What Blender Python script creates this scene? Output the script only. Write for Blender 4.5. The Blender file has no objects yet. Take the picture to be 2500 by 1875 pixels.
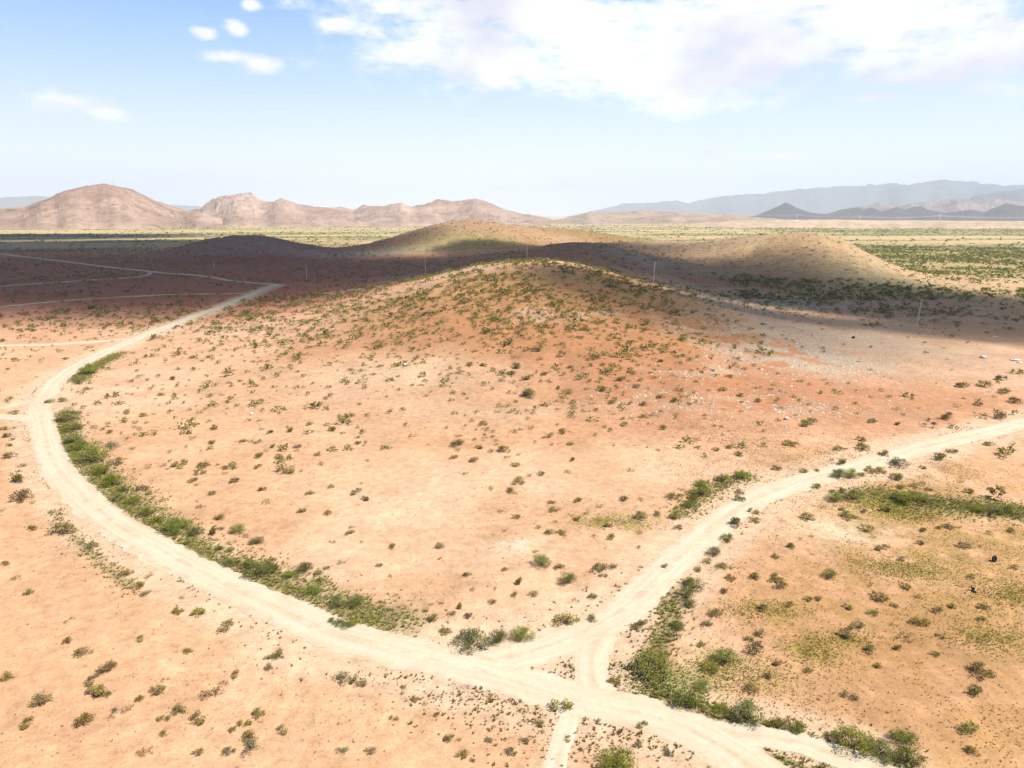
import bpy, math, random
import numpy as np
from mathutils import Vector, Matrix

rng = np.random.default_rng(7)
random.seed(7)
scene = bpy.context.scene
C = scene.collection

# ------------------------------------------------------------------ camera
EYE = 36.0
FOCAL_SRC = 1765.0                 # focal length in pixels of the 2500 px wide frame
HORIZON_SRC = 525.0
PITCH = math.atan((937.5 - HORIZON_SRC) / FOCAL_SRC)
cam_d = bpy.data.cameras.new('camera')
cam = bpy.data.objects.new('camera', cam_d)
C.objects.link(cam)
cam.location = (0, 0, EYE)
cam.rotation_euler = (math.pi / 2 - PITCH, 0, 0)
cam_d.sensor_width = 36.0
cam_d.lens = 36.0 * FOCAL_SRC / 2500.0
cam_d.clip_start = 0.5
cam_d.clip_end = 60000
scene.camera = cam

# ------------------------------------------------------------------ light and exposure
SUN_EL = math.radians(54)
SUN_AZ = math.radians(112)          # from +Y towards +X
TO_SUN = np.array([math.cos(SUN_EL) * math.sin(SUN_AZ), math.cos(SUN_EL) * math.cos(SUN_AZ), math.sin(SUN_EL)])
SKY_STRENGTH = 0.050
sun_d = bpy.data.lights.new('sun', 'SUN')
sun_d.energy = 5.0
sun_d.angle = math.radians(0.53)
sun_d.color = (1.0, 0.95, 0.87)
sun = bpy.data.objects.new('sun', sun_d)
C.objects.link(sun)
sun.rotation_euler = Vector(TO_SUN).to_track_quat('Z', 'Y').to_euler()
scene.view_settings.view_transform = 'Standard'
scene.view_settings.look = 'None'
scene.view_settings.gamma = 1.0
scene.view_settings.use_curve_mapping = False
scene.view_settings.exposure = 0.64
try:
    scene.cycles.max_bounces = 4
    scene.cycles.diffuse_bounces = 1
    scene.cycles.transparent_max_bounces = 48
    scene.cycles.volume_bounces = 1
except Exception:
    pass

CP, SP = math.cos(PITCH), math.sin(PITCH)


def pix_dir(x, y):
    """direction (world) through a point of the 2500 x 1875 frame, unit depth along the view axis"""
    x = np.asarray(x, float); y = np.asarray(y, float)
    u = (x - 1250.0) / FOCAL_SRC
    v = (937.5 - y) / FOCAL_SRC
    return np.stack([u, CP + v * SP, -SP + v * CP], -1)


def to_pix(p):
    p = np.asarray(p, float)
    dx, dy, dz = p[..., 0], p[..., 1], p[..., 2] - EYE
    depth = dy * CP - dz * SP
    up = dy * SP + dz * CP
    depth_s = np.where(depth > 0.1, depth, 0.1)
    return 1250.0 + FOCAL_SRC * dx / depth_s, 937.5 - FOCAL_SRC * up / depth_s, depth


# ------------------------------------------------------------------ sky
world = bpy.data.worlds.new('World')
scene.world = world
world.use_nodes = True


class NT:
    def __init__(self, tree):
        self.t = tree
        self.n = tree.nodes
        self.l = tree.links

    def node(self, kind, **kw):
        nd = self.n.new(kind)
        for k, v in kw.items():
            setattr(nd, k, v)
        return nd

    def put(self, sock, val):
        if hasattr(val, 'is_output'):
            self.l.new(val, sock)
        else:
            sock.default_value = val

    def math(self, op, a, b=0.0, c=None, clamp=False):
        nd = self.node('ShaderNodeMath', operation=op, use_clamp=clamp)
        self.put(nd.inputs[0], a)
        self.put(nd.inputs[1], b)
        if c is not None:
            self.put(nd.inputs[2], c)
        return nd.outputs[0]

    def vmath(self, op, a, b=None):
        nd = self.node('ShaderNodeVectorMath', operation=op)
        self.put(nd.inputs[0], a)
        if b is not None:
            self.put(nd.inputs[1], b)
        return nd.outputs['Value'] if op in ('LENGTH', 'DOT_PRODUCT') else nd.outputs[0]

    def noise(self, vec, scale, detail=4.0, rough=0.55, distortion=0.0, dim='3D'):
        nd = self.node('ShaderNodeTexNoise')
        nd.noise_dimensions = dim
        self.put(nd.inputs['Vector'], vec)
        nd.inputs['Scale'].default_value = scale
        nd.inputs['Detail'].default_value = detail
        nd.inputs['Roughness'].default_value = rough
        nd.inputs['Distortion'].default_value = distortion
        return nd.outputs[0]

    def maprange(self, v, a, b, c=0.0, d=1.0, smooth=False):
        nd = self.node('ShaderNodeMapRange')
        nd.interpolation_type = 'SMOOTHSTEP' if smooth else 'LINEAR'
        self.put(nd.inputs[0], v)
        for i, q in enumerate((a, b, c, d)):
            nd.inputs[i + 1].default_value = q
        return nd.outputs[0]

    def mix(self, fac, a, b, mode='MIX'):
        nd = self.node('ShaderNodeMix', data_type='RGBA', blend_type=mode)
        self.put(nd.inputs[0], fac)
        self.put(nd.inputs[6], a if hasattr(a, 'is_output') else (*a, 1.0))
        self.put(nd.inputs[7], b if hasattr(b, 'is_output') else (*b, 1.0))
        return nd.outputs[2]


# clouds of the sky: places given as (x, y, half width, half height) of the frame, turned into compass angles
SKY_CLOUDS = [(1130, 20, 290, 70), (1400, 45, 460, 85), (1760, 60, 480, 130), (2120, 40, 420, 140), (2420, 120, 260, 80),
              (1230, 150, 330, 62), (1480, 150, 300, 80), (1700, 190, 220, 72), (1560, 215, 170, 34), (1640, 255, 130, 22),
              (1900, 110, 260, 60), (2300, 175, 230, 46), (2150, 150, 90, 28), (1020, 130, 120, 42), (2135, 236, 120, 17),
              (185, 248, 110, 30), (255, 275, 60, 18), (560, 138, 100, 17), (635, 160, 55, 24), (815, 62, 58, 26),
              (578, 70, 28, 22), (500, 82, 30, 14), (610, 12, 30, 18), (945, 18, 60, 34),
              (1340, 458, 150, 11), (1740, 368, 80, 14), (1860, 380, 200, 9), (1340, 366, 50, 7)]


def build_world():
    w = NT(world.node_tree)
    w.n.clear()
    out = w.node('ShaderNodeOutputWorld')
    bg = w.node('ShaderNodeBackground')
    sky = w.node('ShaderNodeTexSky')
    sky.sky_type = 'NISHITA'
    sky.sun_disc = False
    sky.sun_elevation = SUN_EL
    sky.sun_rotation = SUN_AZ
    sky.altitude = 1300
    sky.air_density = 1.0
    sky.dust_density = 1.2
    sky.ozone_density = 1.0
    co = w.node('ShaderNodeTexCoord')
    sep = w.node('ShaderNodeSeparateXYZ')
    w.l.new(co.outputs['Generated'], sep.inputs[0])
    x, y, z = sep.outputs
    az = w.math('ARCTAN2', x, y)
    hyp = w.math('SQRT', w.math('ADD', w.math('MULTIPLY', x, x), w.math('MULTIPLY', y, y)))
    el = w.math('ARCTAN2', z, hyp)
    comb = w.node('ShaderNodeCombineXYZ')
    w.l.new(az, comb.inputs[0]); w.l.new(el, comb.inputs[1])
    ang = comb.outputs[0]
    stretched = w.vmath('MULTIPLY', ang, (1.0, 2.3, 1.0))
    warp = w.noise(stretched, 11.0, 5.0, 0.62, dim='2D')
    field = None
    for (px, py, rx, ry) in SKY_CLOUDS:
        d = pix_dir(px, py)
        a0 = math.atan2(d[0], d[1]); e0 = math.atan2(d[2], math.hypot(d[0], d[1]))
        cs = math.cos(a0)
        big = 1.16 if rx > 150 and py < 300 else 1.0
        kx, ky = FOCAL_SRC / (rx * big) / (cs * cs) * 0.9, FOCAL_SRC / (ry * big)
        faint = 0.0 if py < 300 else 0.35
        nd = w.node('ShaderNodeVectorMath', operation='MULTIPLY_ADD')
        w.put(nd.inputs[0], ang)
        nd.inputs[1].default_value = (kx, ky, 0.0)
        nd.inputs[2].default_value = (-a0 * kx, -e0 * ky, faint)
        v = w.vmath('LENGTH', nd.outputs[0])
        field = v if field is None else w.math('SMOOTH_MIN', field, v, 0.35)
    field = w.math('SUBTRACT', 1.0, field)
    # the same broken cloud goes on over the rest of the sky
    rest = w.maprange(w.noise(w.vmath('MULTIPLY', ang, (1.0, 1.6, 1.0)), 3.2, 3.0, 0.5, dim='2D'), 0.45, 0.75, -1.7, 0.2)
    outside = w.math('MAXIMUM', w.maprange(el, 0.34, 0.5), w.maprange(w.math('ABSOLUTE', az), 0.72, 0.9))
    outside = w.math('MULTIPLY', outside, w.maprange(el, 0.05, 0.2))
    rest = w.math('ADD', rest, w.math('MULTIPLY', w.math('SUBTRACT', outside, 1.0), 3.0))
    field = w.math('MAXIMUM', field, rest)
    fine = w.noise(stretched, 34.0, 4.0, 0.62, dim='2D')
    f2 = w.math('ADD', field, w.math('MULTIPLY', w.math('SUBTRACT', warp, 0.5), 1.8))
    f2 = w.math('ADD', f2, w.math('MULTIPLY', w.math('SUBTRACT', fine, 0.5), 0.65))
    alpha = w.maprange(f2, -0.05, 0.8, 0.0, 1.0, True)
    shade = w.noise(w.vmath('MULTIPLY', ang, (1.0, 2.0, 1.0)), 5.0, 3.0, 0.6, dim='2D')
    ccol = w.mix(w.maprange(shade, 0.42, 0.68), (1.0, 1.0, 1.02), (0.72, 0.71, 0.80))
    k = 0.78 / SKY_STRENGTH
    ccol = w.mix(1.0, ccol, (k, k, k), 'MULTIPLY')
    # humid summer air: white low down, then pale blue, the clear sky above
    skyc = w.mix(1.0, sky.outputs[0], (0.70, 0.72, 0.76), 'MULTIPLY')
    ramp = w.node('ShaderNodeValToRGB')
    cr = ramp.color_ramp
    stops = [(0.0, (0.90, 0.94, 0.99)), (0.15, (0.64, 0.745, 0.86)), (0.30, (0.36, 0.545, 0.83)), (0.45, (0.18, 0.375, 0.75)), (1.0, (0.10, 0.24, 0.52))]
    while len(cr.elements) < len(stops):
        cr.elements.new(0.5)
    for e, (p, c) in zip(cr.elements, stops):
        e.position = p
        e.color = (*c, 1.0)
    w.l.new(w.maprange(el, 0.0, 0.58), ramp.inputs[0])
    ks = 1.0 / SKY_STRENGTH
    humid = w.mix(1.0, ramp.outputs[0], (ks, ks, ks), 'MULTIPLY')
    skyc = w.mix(w.maprange(el, 0.26, 0.60, 0.92, 0.0, True), skyc, humid)
    col = w.mix(w.math('MULTIPLY', alpha, 0.97), skyc, ccol)
    w.l.new(col, bg.inputs[0])
    bg.inputs[1].default_value = SKY_STRENGTH
    w.l.new(bg.outputs[0], out.inputs[0])


build_world()


# ------------------------------------------------------------------ numpy noise
def _hash(ix, iy, seed):
    h = (ix.astype(np.int64) * 374761393 + iy.astype(np.int64) * 668265263 + seed * 974711) & 0xFFFFFFFF
    h = ((h ^ (h >> 13)) * 1274126177) & 0xFFFFFFFF
    h = ((h ^ (h >> 16)) * 2246822519) & 0xFFFFFFFF
    return ((h ^ (h >> 15)) & 0xFFFFFF) / float(0xFFFFFF)


def vnoise(x, y, seed=0):
    x = np.asarray(x, float); y = np.asarray(y, float)
    ix = np.floor(x); iy = np.floor(y)
    fx = x - ix; fy = y - iy
    fx = fx * fx * fx * (fx * (fx * 6 - 15) + 10)
    fy = fy * fy * fy * (fy * (fy * 6 - 15) + 10)
    a = _hash(ix, iy, seed); b = _hash(ix + 1, iy, seed)
    c = _hash(ix, iy + 1, seed); d = _hash(ix + 1, iy + 1, seed)
    return (a + (b - a) * fx) * (1 - fy) + (c + (d - c) * fx) * fy


def fbm(x, y, seed=0, octaves=4, gain=0.5):
    s = 0.0; a = 1.0; t = 0.0
    for i in range(octaves):
        s = s + a * vnoise(x * (2.03 ** i) + 17.3 * i, y * (2.03 ** i) - 9.1 * i, seed + i * 31)
        t += a; a *= gain
    return s / t


def sstep(a, b, x):
    t = np.clip((x - a) / (b - a), 0, 1)
    return t * t * (3 - 2 * t)


# ------------------------------------------------------------------ the lie of the land (metres)
# centre x, y, half widths, turn (deg), height, flatness of the top
HILLS = [
    (8.3, 298, 37.5, 92, 2.7, 12.2),
    (-2, 235, 57, 36, -116, 1.8),
    (-6, 267, 78, 54, 94, 5.4),
    (92, 206, 46, 26, -40, 1.7),
    (-235, 643, 45.6, 36, -13, 19.4),
    (-47.5, 689, 57, 65, 31, 26.8),
    (54.5, 777, 80, 50, 17, 20.0),
    (44, 435, 36, 56, 17, 15.6),
    (169, 468, 32, 50, 21, 19.5),
    (87, 537, 61, 51, 0, 15.2),
    (193, 447, 22, 46, -32, 8.0),
]


def H_smooth(x, y):
    x = np.asarray(x, float); y = np.asarray(y, float)
    z = np.zeros_like(x)
    for (cx, cy, sx, sy, rot, h) in HILLS:
        c, s = math.cos(math.radians(rot)), math.sin(math.radians(rot))
        dx, dy = x - cx, y - cy
        u = (dx * c + dy * s) / sx; v = (-dx * s + dy * c) / sy
        z = z + h * np.exp(-0.5 * (u * u + v * v))
    return z


def H(x, y):
    x = np.asarray(x, float); y = np.asarray(y, float)
    z = H_smooth(x, y)
    r = np.hypot(x, y)
    z = z + (fbm(x / 60, y / 60, 3, 3) - 0.5) * 1.1 * sstep(60, 200, r)
    z = z + (fbm(x / 11, y / 11, 5, 2) - 0.5) * 0.28
    hilly = np.clip(z / 10, 0, 1)
    z = z + hilly * (fbm(x / 24, y / 24, 9, 3) - 0.5) * 1.6
    z = z - hilly * 1.1 * sstep(0.80, 1.0, 1 - np.abs(2 * fbm(x / 34 + 3.1, y / 34, 13, 3) - 1))
    z = z + (fbm(x / 2.6, y / 2.6, 15, 2) - 0.5) * 0.11 * sstep(220, 120, r)
    return z


def unproject(px, py):
    """ground points seen at frame points"""
    px = np.asarray(px, float).ravel(); py = np.asarray(py, float).ravel()
    d = pix_dir(px, py)
    n = len(px)
    ts = np.concatenate([np.linspace(18, 120, 60), np.geomspace(122, 9000, 210)])
    T = ts[None, :]
    below = EYE + d[:, 2:3] * T < H_smooth(d[:, 0:1] * T, d[:, 1:2] * T)
    k = np.where(below.any(1), below.argmax(1), len(ts) - 1)
    hi = ts[k] * 1.05; lo = ts[np.maximum(k - 1, 0)] * 0.95
    for _ in range(16):
        m = 0.5 * (lo + hi)
        bl = EYE + d[:, 2] * m < H(d[:, 0] * m, d[:, 1] * m)
        hi = np.where(bl, m, hi); lo = np.where(bl, lo, m)
    P = d * hi[:, None]
    P[:, 2] = H(P[:, 0], P[:, 1])
    return P, hi


# ------------------------------------------------------------------ mesh and object helpers
def mesh_np(name, verts, faces, mats=(), colors=None, uv=None, smooth=False, mat_idx=None):
    verts = np.asarray(verts, np.float32); faces = np.asarray(faces, np.int32)
    me = bpy.data.meshes.new(name)
    k = faces.shape[1]; nf = len(faces)
    me.vertices.add(len(verts)); me.vertices.foreach_set('co', verts.ravel())
    me.loops.add(nf * k); me.loops.foreach_set('vertex_index', faces.ravel())
    me.polygons.add(nf)
    me.polygons.foreach_set('loop_start', np.arange(0, nf * k, k, dtype=np.int32))
    me.polygons.foreach_set('loop_total', np.full(nf, k, np.int32))
    if smooth:
        me.polygons.foreach_set('use_smooth', np.ones(nf, bool))
    if mat_idx is not None:
        me.polygons.foreach_set('material_index', np.asarray(mat_idx, np.int32))
    for m in mats:
        me.materials.append(m)
    if colors is not None:
        ca = me.color_attributes.new('Col', 'FLOAT_COLOR', 'POINT')
        colors = np.asarray(colors); c4 = np.ones((len(verts), 4), np.float32); c4[:, :colors.shape[1]] = colors
        ca.data.foreach_set('color', c4.ravel())
    if uv is not None:
        at = me.attributes.new('along', 'FLOAT_VECTOR', 'POINT')
        a3 = np.zeros((len(verts), 3), np.float32); a3[:, :uv.shape[1]] = uv
        at.data.foreach_set('vector', a3.ravel())
    me.update(calc_edges=True)
    me.validate()
    return me


def link(name, me, parent=None, loc=(0, 0, 0), **props):
    o = bpy.data.objects.new(name, me)
    C.objects.link(o)
    o.location = loc
    if parent is not None:
        o.parent = parent
    for k, v in props.items():
        if v is not None:
            o[k] = v
    return o


def grid_faces(nu, nv, wrap=False):
    """nu columns, nv rows, vertex index = row * nu + column"""
    i = np.arange(nu if wrap else nu - 1); j = np.arange(nv - 1)
    I, J = np.meshgrid(i, j)
    I2 = (I + 1) % nu
    return np.stack([J * nu + I, J * nu + I2, (J + 1) * nu + I2, (J + 1) * nu + I], -1).reshape(-1, 4)


# ------------------------------------------------------------------ materials
def new_mat(name):
    m = bpy.data.materials.new(name)
    m.use_nodes = True
    t = NT(m.node_tree)
    b = m.node_tree.nodes['Principled BSDF']
    b.inputs['Roughness'].default_value = 0.95
    b.inputs['Specular IOR Level'].default_value = 0.15
    return m, t, b


def ground_material():
    m, t, b = new_mat('desert_soil')
    at = t.node('ShaderNodeAttribute', attribute_name='Col')
    geo = t.node('ShaderNodeNewGeometry')
    pos = geo.outputs['Position']
    n1 = t.noise(pos, 0.9, 6, 0.65)
    n2 = t.noise(pos, 0.12, 5, 0.6)
    n3 = t.noise(pos, 5.0, 3, 0.7)
    v = t.maprange(n1, 0.28, 0.72, 0.76, 1.2)
    v = t.math('MULTIPLY', v, t.maprange(n2, 0.3, 0.7, 0.88, 1.12))
    v = t.math('MULTIPLY', v, t.maprange(n3, 0.25, 0.75, 0.82, 1.14))
    # scattered dark grit
    grit = t.maprange(t.noise(pos, 2.6, 4, 0.8), 0.56, 0.66, 0.0, 1.0)
    gm = t.maprange(t.noise(pos, 0.06, 4, 0.65), 0.42, 0.62, 0.12, 1.0)
    col = t.mix(1.0, at.outputs['Color'], at.outputs['Color'], 'MIX')
    vv = t.node('ShaderNodeCombineXYZ')
    for i in range(3):
        t.l.new(v, vv.inputs[i])
    col = t.mix(1.0, col, vv.outputs[0], 'MULTIPLY')
    dark = t.mix(1.0, col, (0.62, 0.52, 0.45), 'MULTIPLY')
    col = t.mix(t.math('MULTIPLY', t.math('MULTIPLY', grit, gm), 0.75), col, dark)
    # low scrub too far off to build, where the land carries it
    far = t.maprange(t.noise(pos, 0.34, 3, 0.8), 0.53, 0.62)
    col = t.mix(t.math('MULTIPLY', far, at.outputs['Alpha']), col, (0.105, 0.09, 0.035))
    t.l.new(col, b.inputs['Base Color'])
    bump = t.node('ShaderNodeBump')
    bump.inputs['Strength'].default_value = 0.6
    bump.inputs['Distance'].default_value = 0.25
    t.l.new(n1, bump.inputs['Height'])
    t.l.new(bump.outputs[0], b.inputs['Normal'])
    return m


def road_material():
    m, t, b = new_mat('graded_dirt')
    at = t.node('ShaderNodeAttribute', attribute_name='along')
    geo = t.node('ShaderNodeNewGeometry')
    pos = geo.outputs['Position']
    sep = t.node('ShaderNodeSeparateXYZ')
    t.l.new(at.outputs['Vector'], sep.inputs[0])
    tracks = t.noise(t.vmath('MULTIPLY', at.outputs['Vector'], (0.05, 1.7, 0.0)), 1.0, 4, 0.6)
    blot = t.noise(pos, 0.10, 5, 0.6)
    fine = t.noise(pos, 2.2, 5, 0.7)
    col = t.mix(t.maprange(tracks, 0.35, 0.65), (0.53, 0.43, 0.31), (0.60, 0.51, 0.385))
    lane = t.math('ABSOLUTE', sep.outputs[1])
    wob = t.noise(t.vmath('MULTIPLY', at.outputs['Vector'], (0.12, 0.0, 0.0)), 1.0, 3, 0.6)
    lane = t.math('ADD', lane, t.maprange(wob, 0.3, 0.7, -0.35, 0.35))
    rough_mid = t.math('MULTIPLY', t.maprange(lane, 0.15, 0.5, 1.0, 0.0, True), t.maprange(t.noise(pos, 0.5, 4, 0.7), 0.42, 0.62))
    verge = t.math('MULTIPLY', t.maprange(lane, 1.15, 1.6, 0.0, 1.0, True), t.maprange(t.noise(pos, 0.7, 4, 0.7), 0.4, 0.6))
    col = t.mix(t.math('MULTIPLY', t.math('MAXIMUM', rough_mid, verge), 0.6), col, (0.45, 0.32, 0.205))
    col = t.mix(t.maprange(blot, 0.52, 0.75, 0.0, 0.6), col, (0.53, 0.38, 0.245))
    v = t.maprange(fine, 0.25, 0.75, 0.88, 1.08)
    vv = t.node('ShaderNodeCombineXYZ')
    for i in range(3):
        t.l.new(v, vv.inputs[i])
    col = t.mix(1.0, col, vv.outputs[0], 'MULTIPLY')
    t.l.new(col, b.inputs['Base Color'])
    bump = t.node('ShaderNodeBump')
    bump.inputs['Strength'].default_value = 0.35
    bump.inputs['Distance'].default_value = 0.12
    t.l.new(tracks, bump.inputs['Height'])
    t.l.new(bump.outputs[0], b.inputs['Normal'])
    return m


def foliage_material(name, tint=(1, 1, 1), per_object=True):
    m, t, b = new_mat(name)
    at = t.node('ShaderNodeAttribute', attribute_name='Col')
    col = t.mix(1.0, at.outputs['Color'], tint, 'MULTIPLY')
    if per_object:
        oi = t.node('ShaderNodeObjectInfo')
        hsv = t.node('ShaderNodeHueSaturation')
        t.l.new(t.maprange(oi.outputs['Random'], 0, 1, 0.468, 0.512), hsv.inputs['Hue'])
        r2 = t.math('FRACT', t.math('MULTIPLY', oi.outputs['Random'], 17.31))
        t.l.new(t.maprange(r2, 0, 1, 0.75, 1.45), hsv.inputs['Value'])
        r3 = t.math('FRACT', t.math('MULTIPLY', oi.outputs['Random'], 41.7))
        t.l.new(t.maprange(r3, 0, 1, 0.8, 1.12), hsv.inputs['Saturation'])
        t.l.new(col, hsv.inputs['Color'])
        col = hsv.outputs[0]
    t.l.new(col, b.inputs['Base Color'])
    b.inputs['Roughness'].default_value = 0.7
    tr = t.node('ShaderNodeBsdfTranslucent')
    t.l.new(col, tr.inputs['Color'])
    mx = t.node('ShaderNodeMixShader')
    mx.inputs[0].default_value = 0.28
    out = m.node_tree.nodes['Material Output']
    t.l.new(b.outputs[0], mx.inputs[1]); t.l.new(tr.outputs[0], mx.inputs[2])
    t.l.new(mx.outputs[0], out.inputs[0])
    return m


def attr_material(name, rough=0.95, noise_scale=None, amount=0.25, specks=None):
    m, t, b = new_mat(name)
    at = t.node('ShaderNodeAttribute', attribute_name='Col')
    col = at.outputs['Color']
    if noise_scale:
        geo = t.node('ShaderNodeNewGeometry')
        n = t.noise(geo.outputs['Position'], noise_scale, 8, 0.68)
        v = t.maprange(n, 0.25, 0.75, 1 - amount, 1 + amount)
        vv = t.node('ShaderNodeCombineXYZ')
        for i in range(3):
            t.l.new(v, vv.inputs[i])
        col = t.mix(1.0, col, vv.outputs[0], 'MULTIPLY')
        if specks:
            # bushes too far off to build
            sp = t.maprange(t.noise(geo.outputs['Position'], specks, 3, 0.75), 0.54, 0.62)
            wh = t.maprange(t.noise(geo.outputs['Position'], 0.006, 3, 0.6), 0.38, 0.58)
            bump = t.node('ShaderNodeBump')
            bump.inputs['Strength'].default_value = 0.5
            bump.inputs['Distance'].default_value = 12.0
            t.l.new(t.noise(geo.outputs['Position'], 0.022, 9, 0.7), bump.inputs['Height'])
            t.l.new(bump.outputs[0], b.inputs['Normal'])
            col = t.mix(t.math('MULTIPLY', sp, t.math('MULTIPLY', wh, 0.7)), col, (0.09, 0.085, 0.045))
    t.l.new(col, b.inputs['Base Color'])
    b.inputs['Roughness'].default_value = rough
    return m


def plain_material(name, col, rough=0.8, scale=3.0, amount=0.2, metallic=0.0):
    m, t, b = new_mat(name)
    geo = t.node('ShaderNodeTexCoord')
    n = t.noise(geo.outputs['Object'], scale, 5, 0.6)
    c = t.mix(t.maprange(n, 0.3, 0.7), tuple(q * (1 - amount) for q in col), tuple(min(1, q * (1 + amount)) for q in col))
    t.l.new(c, b.inputs['Base Color'])
    b.inputs['Roughness'].default_value = rough
    b.inputs['Metallic'].default_value = metallic
    return m


M_GROUND = ground_material()
M_ROAD = road_material()
M_LEAF = foliage_material('shrub_leaves')
M_SCRUB = foliage_material('scrub_leaves', per_object=False)
M_WOOD = plain_material('grey_brown_twig', (0.16, 0.11, 0.07), 0.9, 20)
M_ROCK = attr_material('pale_stone', 0.95, 6.0, 0.2)
M_MOUNT = attr_material('mountain_rock', 0.95, 0.03, 0.3, specks=0.055)
M_POLE = plain_material('weathered_pole_wood', (0.58, 0.53, 0.49), 0.7, 2.0, 0.12)
M_METAL = plain_material('galvanised_steel', (0.55, 0.56, 0.58), 0.5, 1.0, 0.08, 0.3)
M_WIRE = plain_material('bright_conductor', (0.75, 0.76, 0.78), 0.4, 0.2, 0.05, 0.2)

# ------------------------------------------------------------------ roads (centre lines read off at frame points, laid on the land)
ROADS = {
    'main_dirt_road': (3.5, [(1960, 1990), (1862, 1888), (1800, 1845), (1730, 1803), (1636, 1760), (1500, 1726), (1415, 1710), (1338, 1688), (1270, 1667), (1184, 1642), (992, 1594), (800, 1543), (672, 1482),
                             (500, 1400), (384, 1336), (288, 1283), (230, 1238), (184, 1196), (150, 1161), (124, 1115), (111, 1069),
                             (102, 1027), (94, 995), (112, 964), (154, 916), (230, 873), (307, 838), (384, 807), (461, 778), (538, 750),
                             (615, 719), (680, 695)]),
    'branch_dirt_road': (3.3, [(1150, 1632), (1223, 1608), (1300, 1594), (1376, 1566), (1453, 1530), (1530, 1484), (1600, 1416), (1655, 1366), (1711, 1318),
                               (1755, 1276), (1823, 1230), (1900, 1196), (1996, 1165), (2092, 1140), (2188, 1113), (2303, 1080), (2419, 1053),
                               (2500, 1033), (2640, 1000)]),
    'link_dirt_road': (2.3, [(1490, 1515), (1446, 1580), (1438, 1630), (1446, 1680), (1490, 1722)]),
    'side_dirt_road': (1.7, [(1700, 1778), (1760, 1786), (1852, 1799), (1961, 1818), (2042, 1842), (2100, 1864), (2250, 1925)]),
    'far_dirt_road': (2.6, [(680, 695), (596, 689), (500, 675), (369, 663), (184, 642), (0, 620), (-120, 606)]),
    'far_dirt_track': (1.6, [(0, 699), (100, 692), (192, 686), (346, 675), (369, 664)]),
    'middle_dirt_track': (0.9, [(0, 750), (115, 738), (269, 727), (430, 719), (600, 716)]),
    'pale_dirt_track': (2.2, [(-80, 846), (0, 844), (115, 842), (231, 835), (300, 828)]),
    'entry_dirt_track': (2.6, [(-60, 1012), (0, 1018), (50, 1019), (100, 1028)]),
    'narrow_dirt_track': (1.8, [(-60, 1004), (0, 998), (50, 984), (98, 975)]),
    'two_wheel_track': (1.2, [(1392, 1745), (1378, 1790), (1362, 1840), (1345, 1900)]),
}


def catmull(P, step):
    P = np.asarray(P, float)
    pts = []
    Q = np.vstack([2 * P[0] - P[1], P, 2 * P[-1] - P[-2]])
    for i in range(1, len(Q) - 2):
        p0, p1, p2, p3 = Q[i - 1], Q[i], Q[i + 1], Q[i + 2]
        n = max(2, int(np.linalg.norm(p2 - p1) / step))
        t = np.linspace(0, 1, n, endpoint=False)[:, None]
        pts.append(0.5 * ((2 * p1) + (-p0 + p2) * t + (2 * p0 - 5 * p1 + 4 * p2 - p3) * t ** 2 + (-p0 + 3 * p1 - 3 * p2 + p3) * t ** 3))
    pts.append(P[-1:])
    return np.vstack(pts)


ROAD_LINES = {}
for nm, (wd, pp) in ROADS.items():
    pp = np.asarray(pp, float)
    P, _ = unproject(pp[:, 0], pp[:, 1])
    rr = np.hypot(P[:, 0], P[:, 1]).mean()
    line = catmull(P[:, :2], 0.7 if rr < 250 else 2.5)
    for _ in range(6):
        line[1:-1] = 0.25 * line[:-2] + 0.5 * line[1:-1] + 0.25 * line[2:]
    ROAD_LINES[nm] = (wd, line)


def line_dist(x, y, line, every=3):
    """distance of points to a polyline (points already sampled densely)"""
    L = line[::every]
    shp = x.shape
    x = x.ravel(); y = y.ravel()
    out = np.full(x.shape, 1e9)
    lo = L.min(0) - 40; hi = L.max(0) + 40
    sel = np.where((x > lo[0]) & (x < hi[0]) & (y > lo[1]) & (y < hi[1]))[0]
    X = x[sel]; Y = y[sel]
    best = np.full(len(sel), 1e9)
    for a, b in zip(L[:-1], L[1:]):
        ab = b - a; l2 = ab @ ab + 1e-9
        t = np.clip(((X - a[0]) * ab[0] + (Y - a[1]) * ab[1]) / l2, 0, 1)
        d = (X - a[0] - t * ab[0]) ** 2 + (Y - a[1] - t * ab[1]) ** 2
        np.minimum(best, d, out=best)
    out[sel] = np.sqrt(best)
    return out.reshape(shp)


def pix_line(pts, step=1.0):
    pts = np.asarray(pts, float)
    P, _ = unproject(pts[:, 0], pts[:, 1])
    return catmull(P[:, :2], step)


# strips of green along ditches: (frame points, half width m, strength)
GREEN_STRIPS = [
    (pix_line([(142, 1025), (165, 1085), (190, 1120), (235, 1160), (285, 1205), (350, 1265), (420, 1305), (480, 1345), (560, 1385), (650, 1415), (760, 1465), (860, 1495), (990, 1530)]), 2.6, 1.0),
    (pix_line([(190, 930), (215, 905), (250, 885), (290, 862)]), 2.0, 0.9),
    (pix_line([(1660, 1255), (1720, 1210), (1790, 1172), (1830, 1165)]), 1.4, 0.75),
    (pix_line([(1620, 1440), (1640, 1500), (1608, 1570), (1590, 1640), (1600, 1690)]), 1.3, 0.8),
    (pix_line([(1590, 1690), (1690, 1725), (1790, 1770), (1900, 1800), (2020, 1840), (2200, 1890)]), 1.5, 0.9),
    (pix_line([(2150, 1205), (2230, 1222), (2330, 1235), (2420, 1240), (2500, 1255), (2600, 1268)]), 3.0, 0.9),
    (pix_line([(1835, 1830), (1900, 1858), (1980, 1880)]), 0.35, 1.3),
    (pix_line([(130, 1250), (200, 1330), (245, 1370), (320, 1440)]), 0.6, 0.45),
]

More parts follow.
